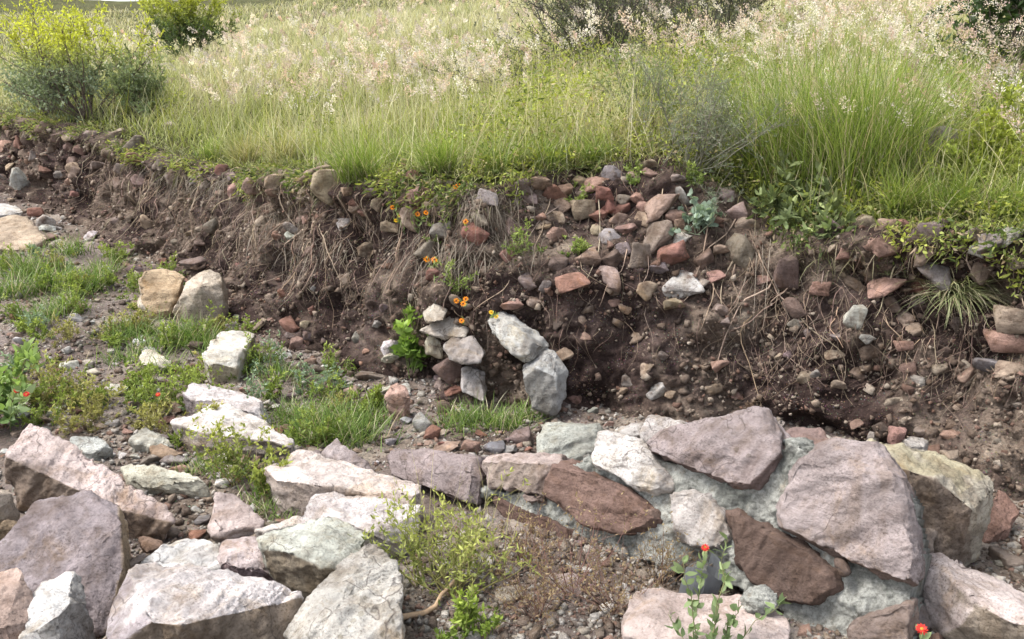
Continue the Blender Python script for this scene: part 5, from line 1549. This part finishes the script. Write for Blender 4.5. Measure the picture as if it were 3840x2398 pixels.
shrub('tree', (2395, 265), 1.9, .35, 16, 480, 26, .06, .03, two((.05, .085, .03), (.10, .15, .045), .2, .9), 'dark leafy young tree at the right behind white plumes', cat='tree', r0=.014)
shrub('dead_bush', (738, 95), .75, .5, 16, 120, 0, .03, .01, None, 'bare brown twiggy bush standing in the straw-coloured grass', bark=(.14, .10, .08))
shrub('shrub', (1640, 400), .62, .9, 30, 520, 20, .022, .004, two((.16, .19, .13), (.26, .29, .18), .2, .9), 'feathery grey-green shrub leaning over the cobbles on the bank edge', bark=(.2, .17, .14), r0=.004)
shrub('shrub', (1530, 330), .55, .9, 20, 300, 18, .022, .005, two((.14, .18, .08), (.24, .28, .12), .2, .9), 'wispy olive shrub just behind the feathery grey-green shrub', bark=(.2, .17, .14), r0=.004)
shrub('herb', (2340, 470), .42, .7, 26, 300, 16, .03, .014, two((.14, .20, .035), (.36, .40, .07), .1, .9), 'lime green leafy herb on the edge above the grey bank stones', cat='plant', bark=(.12, .15, .05), r0=.003, quad=False)
shrub('herb', (2400, 400), .42, .7, 26, 300, 16, .03, .014, two((.16, .22, .035), (.38, .42, .07), .1, .9), 'lime green leafy herb behind the one above the grey stones', cat='plant', bark=(.12, .15, .05), r0=.003, quad=False)
shrub('herb', (2250, 470), .30, .7, 22, 240, 14, .026, .012, two((.12, .18, .035), (.30, .35, .07), .1, .9), 'leafy green herb beside the round beige stone', cat='plant', bark=(.12, .15, .05), r0=.003, quad=False)
shrub('broadleaf_plant', (1880, 515), .28, 1.1, 24, 100, 7, .07, .022, two((.09, .125, .055), (.22, .26, .11), .1, .9, .45), 'dark broad-leaved plant overhanging the bank', cat='plant', bark=(.10, .13, .05), r0=.004, quad=False, up=.35)
shrub('broadleaf_plant', (1960, 545), .22, 1.2, 18, 70, 7, .06, .02, two((.10, .14, .055), (.26, .30, .12), .1, .9, .45), 'smaller broad-leaved plant right beside the dark overhanging one', cat='plant', bark=(.10, .13, .05), r0=.004, quad=False, up=.2, which='b')
shrub('grey_leaf_plant', (1650, 545), .17, .7, 12, 44, 8, .036, .03, two((.20, .27, .20), (.34, .42, .33), .1, .9), 'pale grey-green round-leaved plant growing between the bank cobbles', cat='plant', bark=(.2, .22, .15), r0=.003, quad=False, which='b')
shrub('seedling', (975, 885), .40, .28, 8, 60, 8, .06, .03, two((.16, .27, .05), (.30, .42, .09), .1, .9), 'bright green leafy seedling in front of the cream cracked rock', cat='plant', bark=(.14, .2, .06), r0=.003, quad=False, which='gb')
for (x_, y_, h_, lb) in [(1240, 600, .18, 'small leafy weed right of the dead grey grass in the bank'), (1370, 600, .12, 'low trailing weed under the orange cobble row'), (1500, 430, .14, 'small bright weed among the upper cobbles'), (1640, 440, .13, 'small leafy weed left of the broad-leaved plant'),
                         (1370, 480, .15, 'upright thin weed between the rust cobbles'), (2100, 640, .14, 'yellow-green fern-like weed in the bank below the turf'), (1040, 560, .2, 'fine-leaved green weed at the upper orange daisies'), (1070, 700, .22, 'fine-leaved grey weed at the lower orange daisies')]:
    shrub('weed', (x_, y_), h_, .7, 10, 50, 10, .02, .007, two((.14, .2, .05), (.3, .36, .1), .1, .9), lb, cat='weed', bark=(.15, .16, .07), r0=.0016, quad=False, which='b', group='weeds growing on the bank face')

# the weedy rubble on the left
rr = random.Random(31)
wc = {}
for k in range(84):
    for _ in range(40):
        x_ = rr.uniform(0, 900); y_ = rr.uniform(600, 1060)
        base_y = np.interp(x_, [p[0] for p in BASE_PX], [p[1] for p in BASE_PX])
        if y_ > base_y + 25 and not (x_ < 330 and y_ > 1030): break
    dry = rr.random()
    colf = two((.12, .18, .04), (.30, .36, .08), .1, .9) if dry < .6 else two((.22, .2, .08), (.38, .36, .12), .1, .9) if dry < .85 else two((.17, .24, .15), (.26, .34, .22), .1, .9)
    kind = 'green' if dry < .6 else 'yellowish' if dry < .85 else 'grey-green'
    p_ = mpt(x_, y_, 'g')
    nm = near_mark(p_)
    wh = rr.uniform(.10, .24)
    kind += ' creeping' if wh < .13 else ' low' if wh < .19 else ' upright'
    shrub('weed', (x_, y_), wh, .75, 12, 46, 11, .022, .008, colf, '%s leafy weed near the %s' % (kind, nm), cat='weed', bark=(.2, .15, .08), r0=.0018, quad=False, which='g', group='%s weeds near the %s' % (kind, nm))
# larger foreground weeds
shrub('weed', (1080, 1410), .34, .66, 26, 130, 10, .021, .007, two((.13, .17, .05), (.40, .42, .12), .05, .7), 'big yellow-green weed with upright leafy shoots in front of the wall', cat='weed', bark=(.26, .24, .09), r0=.003, quad=False, which='g', twl=.4)
shrub('weed', (1000, 1380), .32, .5, 14, 70, 10, .021, .007, two((.13, .17, .05), (.40, .42, .12), .05, .7), 'yellow-green weed leaning on the rough grey and buff boulder', cat='weed', bark=(.26, .24, .09), r0=.003, quad=False, which='g', twl=.4)
shrub('weed', (1110, 1500), .14, .7, 14, 70, 10, .022, .009, two((.10, .17, .03), (.30, .38, .07), .05, .8), 'low bright green weed below the big yellow-green weed', cat='weed', bark=(.2, .2, .07), r0=.002, quad=False, which='g')
shrub('weed', (560, 1140), .30, .45, 14, 90, 11, .022, .009, two((.12, .17, .04), (.38, .40, .10), .05, .8), 'yellowish weed standing in front of the white-topped boulder', cat='weed', bark=(.26, .2, .09), r0=.002, quad=False, which='g')
shrub('weed', (630, 1180), .18, .5, 10, 60, 11, .026, .010, two((.12, .18, .04), (.36, .40, .10), .05, .8), 'small light green weed below the long cream slab', cat='weed', bark=(.26, .2, .09), r0=.002, quad=False, which='g')
for (x_, y_, h_, lb) in [(1350, 1400, .30, 'dry reddish twiggy weed standing before the wall'), (1450, 1440, .26, 'dry brown twiggy weed beside the flat pink slab'), (1270, 1460, .22, 'dry brown weed behind the buff flat rock'), (1560, 1380, .22, 'bare dark twigs over the flat pink slab'), (1240, 1330, .22, 'sparse dry weed right of the big yellow-green weed')]:
    shrub('dry_weed', (x_, y_), h_, .8, 22, 130, 4, .014, .005, two((.22, .15, .09), (.34, .26, .14), .1, .9), lb, cat='dry weed', bark=(.20, .125, .09), r0=.0021, quad=True, which='g', twl=.5)
# tall thin grass stalks before the wall
for (x_, y_, lb) in [(1180, 1330, 'thin bending grass stalks standing before the wall'), (1040, 1300, 'thin pale grass stalks at the far end of the wall')]:
    grass_tuft(mpt(x_, y_, 'g'), 14, .42, .05, (.34, .33, .14), (.44, .38, .2), lb, None, lean=(.0, .35), bend=(.1, .8), width=.003)

# ---- flowers
def flower_mesh(n, r, petal, disc, layers=1):
    parts = []
    for l in range(layers):
        a = np.arange(n) / n * 2 * np.pi + l * .3
        d = np.stack([np.cos(a), np.sin(a), np.full(n, .12 + .25 * l)], 1)
        parts.append(leaves_arr(np.zeros((n, 3)) + np.array([0, 0, .001 * l]), d, r * (1 - .25 * l), r * .55, jcol(petal, n, .12, .05), .1, .1, up=np.tile(np.array([0, 0, 1.]), (n, 1))))
    V, F, C = merge(parts)
    me = mesh_np('flower', V, F, C)
    bm = bmesh.new(); bmesh.ops.create_icosphere(bm, subdivisions=2, radius=r * .3)
    for v in bm.verts: v.co.z *= .6
    dm = bpy.data.meshes.new('disc'); bm.to_mesh(dm); bm.free()
    at = dm.color_attributes.new('Col', 'FLOAT_COLOR', 'POINT')
    at.data.foreach_set('color', np.tile(np.array([*disc, 1], np.float32), len(dm.vertices)))
    me.materials.append(M_LEAF); dm.materials.append(M_LEAF)
    return me, dm
FL_O = flower_mesh(9, .016, (.80, .27, .01), (.20, .05, .02))
FL_Y = flower_mesh(9, .013, (.75, .48, .02), (.45, .2, .02))
FL_R = flower_mesh(11, .0135, (.62, .045, .035), (.55, .28, .04), 2)
def put_flower(pos, kind, root, scale=1.0):
    me, dm = kind
    f = bpy.data.objects.new('flower', me); COL.objects.link(f)
    f.parent = root
    f.location = Vector(pos) - Vector(root.location)
    f.scale = (scale,) * 3
    d = (CAMP - Vector(pos)).normalized() + Vector((random.uniform(-.4, .4), random.uniform(-.2, .2), .55))
    f.rotation_euler = d.to_track_quat('Z', 'Y').to_euler()
    c = bpy.data.objects.new('disc', dm); COL.objects.link(c); c.parent = f; c.location = (0, 0, .002)
def stem_to(base, tip, n=7, sag=.02):
    t = np.linspace(0, 1, n)[:, None]
    P = np.array(base)[None] * (1 - t) + np.array(tip)[None] * t
    P[1:-1] += RNG.normal(0, sag, (n - 2, 3)) * .3
    P[:, 2] += np.sin(t[:, 0] * np.pi) * sag
    return P
def flower_plant(name, base, flowers, kind, label, reg, out=.10, leafcol=two((.12, .2, .06), (.28, .36, .12), 0, 1), ll=.03, lw=.01, per=8, stemc=(.16, .2, .08), group=None, which='b', scale=1.0, Y=None):
    root = empty(name, base)
    lines = []
    for (fx, fy) in flowers:
        if Y is None:
            h = hitR(reg, fx, fy, which) or hitR(reg, fx, fy)
            p = h[0] + (CAMP - h[0]).normalized() * out * random.uniform(.6, 1.2)
        else:
            p = at_depth(*R(reg, fx, fy), Y + random.uniform(-.03, .03))
        lines.append(stem_to(base, p)); put_flower(p, kind, root, scale)
    L = np.stack(lines)
    part('stems', [tubes_arr(L, np.tile(np.linspace(.0018, .0011, 7), (len(L), 1)), stemc, 4)], M_BARK, root)
    part('leaves', [leaf_on(L, per, ll, lw, leafcol)], M_LEAF, root, 'stuff')
    return tag(root, label, 'flower', group)
def bpt(reg, x, y, which='b'):
    return (hitR(reg, x, y, which) or hitR(reg, x, y))[0]
flower_plant('daisy', bpt('E', 560, 420), [(410, 270), (553, 308), (600, 300)], FL_O, 'orange daisies growing by the tan stones below the turf', 'E', group='orange daisies on the bank')
flower_plant('daisy', bpt('E', 480, 420), [(450, 315), (430, 345)], FL_Y, 'small yellow daisies beside the upper orange ones', 'E', group='orange daisies on the bank')
flower_plant('daisy', bpt('E', 830, 240), [(785, 148), (770, 152)], FL_O, 'orange daisies peeping over the draped dead grass', 'E', group='orange daisies on the bank')
flower_plant('daisy', bpt('E', 850, 480), [(825, 350)], FL_O, 'single orange-red daisy at the red stone', 'E', group='orange daisies on the bank')
flower_plant('daisy', bpt('E', 650, 700), [(605, 565), (648, 567)], FL_O, 'pair of big orange daisies over the dead grey grass', 'E', group='orange daisies on the bank', scale=1.25)
flower_plant('daisy', bpt('E', 830, 860), [(773, 800), (826, 790), (812, 816)], FL_O, 'three orange daisies close together low on the bank', 'E', group='orange daisies on the bank')
flower_plant('daisy', bpt('E', 830, 960), [(803, 912)], FL_O, 'lowest orange daisy above the grey-brown boulder', 'E', group='orange daisies on the bank')
flower_plant('daisy', bpt('E', 980, 960), [(970, 865), (1000, 890)], FL_Y, 'yellow daisies on top of the cracked bluish white boulder', 'E', group='orange daisies on the bank')
ZL = two((.12, .18, .08), (.27, .34, .16), 0, 1)
b0 = at_depth(*R('C', 235, 1700), 2.05); b0.z = ground_z(b0.x, b0.y)
flower_plant('zinnia', b0, [(310, 992)], FL_R, 'tall red zinnia with leafy stem in front of the wall', 'C', leafcol=ZL, ll=.035, lw=.018, per=34, Y=2.12, scale=.9)
b1 = at_depth(*R('C', 320, 1720), 2.03); b1.z = ground_z(b1.x, b1.y)
r_ = empty('leafy_stem', b1)
Ls = np.stack([stem_to(b1, at_depth(*R('C', fx, fy), 2.12)) for fx, fy in [(438, 945), (410, 1090), (185, 1070), (500, 1290), (100, 1370), (745, 1310)]])
part('stems', [tubes_arr(Ls, np.tile(np.linspace(.002, .001, 7), (len(Ls), 1)), (.17, .17, .08), 4)], M_BARK, r_)
part('leaves', [leaf_on(Ls, 26, .034, .019, ZL)], M_LEAF, r_, 'stuff')
tag(r_, 'green leafy stems without flowers beside the tall red zinnia', 'plant')
b2 = at_depth(*R('C', 1560, 1640), 2.05); b2.z = ground_z(b2.x, b2.y)
flower_plant('zinnia', b2, [(1540, 1455)], FL_R, 'red zinnia blooming at the foot of the pink wedge slab', 'C', leafcol=ZL, ll=.035, lw=.018, per=8, Y=2.08, scale=1.3)
b3 = bpt('A', 60, 330, 'g')
flower_plant('zinnia', b3, [(95, 100), (150, 120)], FL_R, 'red zinnia in leafy weeds behind the pinkish slab', 'A', leafcol=ZL, ll=.05, lw=.025, per=24, Y=3.35, scale=1.0)
shrub('weed', (10, 1010), .36, .6, 16, 60, 9, .055, .028, two((.12, .2, .06), (.28, .38, .12), .1, .9), 'leafy green weed around the red zinnia behind the pinkish slab', cat='weed', bark=(.2, .1, .08), r0=.003, quad=False, which='g')
b4 = bpt('A', 910, 230, 'g')
flower_plant('zinnia', b4, [(898, 122)], FL_R, 'small red zinnia near the rust red rock', 'A', leafcol=ZL, ll=.03, lw=.014, per=8, Y=3.75, scale=.9)

# ---- odds and ends
# round beige stone in the turf
c = mpt(2185, 440)
o = put_stone(c + Vector((0, -.05, .13)), (.38, .28, .34), (0, .1, .3), vary(lin('#a89b82')), None, 'rock')
tag(o, 'round beige stone half hidden in the grass on top of the bank', 'rock')
# dead stick in the meadow
p0 = mpt(1215, 285); d0 = p0.y
a_ = at_depth(*R('W', 1218, 275), d0); b_ = at_depth(*R('W', 1300, 163), d0 + .25)
P_ = np.stack([np.linspace(a_, b_, 9)]); P_[0, :, 0] += np.array([0, .01, 0, -.012, .0, .012, .02, .0, .01]); P_[0, 0] = np.array(p0)
st = link('dead_stick', mesh_np('dead_stick', *tubes_arr(P_, np.array([[.009, .009, .008, .011, .008, .007, .006, .005, .003]]), (.12, .09, .07), 6), True), M_BARK)
tag(st, 'dark dead stick slanting up out of the straw-coloured grass', 'stick')
# bent root by the big weed
pts = [(950, 1468), (975, 1466), (1005, 1462), (1030, 1448), (1042, 1425), (1070, 1398), (1085, 1375)]
P_ = np.array([[list(bpt('W', x_, y_, 'g') + Vector((0, 0, .012 + .003 * k))) for k, (x_, y_) in enumerate(pts)]])
st = link('bare_root', mesh_np('bare_root', *tubes_arr(P_, np.array([[.010, .010, .009, .008, .007, .006, .004]]), (.40, .28, .18), 6), True), M_BARK)
tag(st, 'bent bare reddish root lying under the big yellow-green weed', 'root')
# piece of grey plastic sheet pipe standing behind the slab
bm = bmesh.new()
c = at_depth(*R('C', 275, 1230), 2.40)
rad_ = 0.055; n_ = 18
ring = []
for zi, zz in enumerate((-.06, .0, .05, .085)):
    row = []
    for k in range(n_):
        a_ = math.radians(-200 + 250 * k / (n_ - 1))
        rr_ = rad_ * (1 + .06 * math.sin(3 * a_ + zi))
        row.append(bm.verts.new((math.cos(a_) * rr_ * (1.1 if zi else 1.0), math.sin(a_) * rr_, zz + (.02 * math.sin(2 * a_) if zi == 3 else 0))))
    ring.append(row)
for i_ in range(3):
    for k in range(n_ - 1):
        bm.faces.new((ring[i_][k], ring[i_][k + 1], ring[i_ + 1][k + 1], ring[i_ + 1][k]))
bmesh.ops.solidify(bm, geom=bm.faces[:], thickness=.003)
me = bpy.data.meshes.new('plastic_pipe'); bm.to_mesh(me); bm.free()
o = link('plastic_pipe', me, M_PIPE); o.location = c; o.rotation_euler = (.1, .15, .3)
tag(o, 'short open piece of grey plastic pipe behind the red zinnia', 'pipe')

# ---- long loose stalks above the turf near the cut
x, y, z, q = meadow_points(9000, 3.2, 11, power=1.0)
n = len(x)
sc = jcol(STRAW, n, .3); gm = RNG.random(n) < .45; sc[gm] = jcol(LIME, int(gm.sum()), .3) * .9
V, F, C, _ = blades_arr(np.stack([x, y, z], 1), RNG.uniform(0, 6.28, n), RNG.uniform(.3, .62, n), RNG.uniform(0, .6, n), RNG.uniform(-.3, 1.1, n), .0028 + .0003 * np.hypot(x, y), sc, 4)
tag(link('loose_stalks', mesh_np('loose_stalks', V, F, C), M_GRASS), kind='stuff')
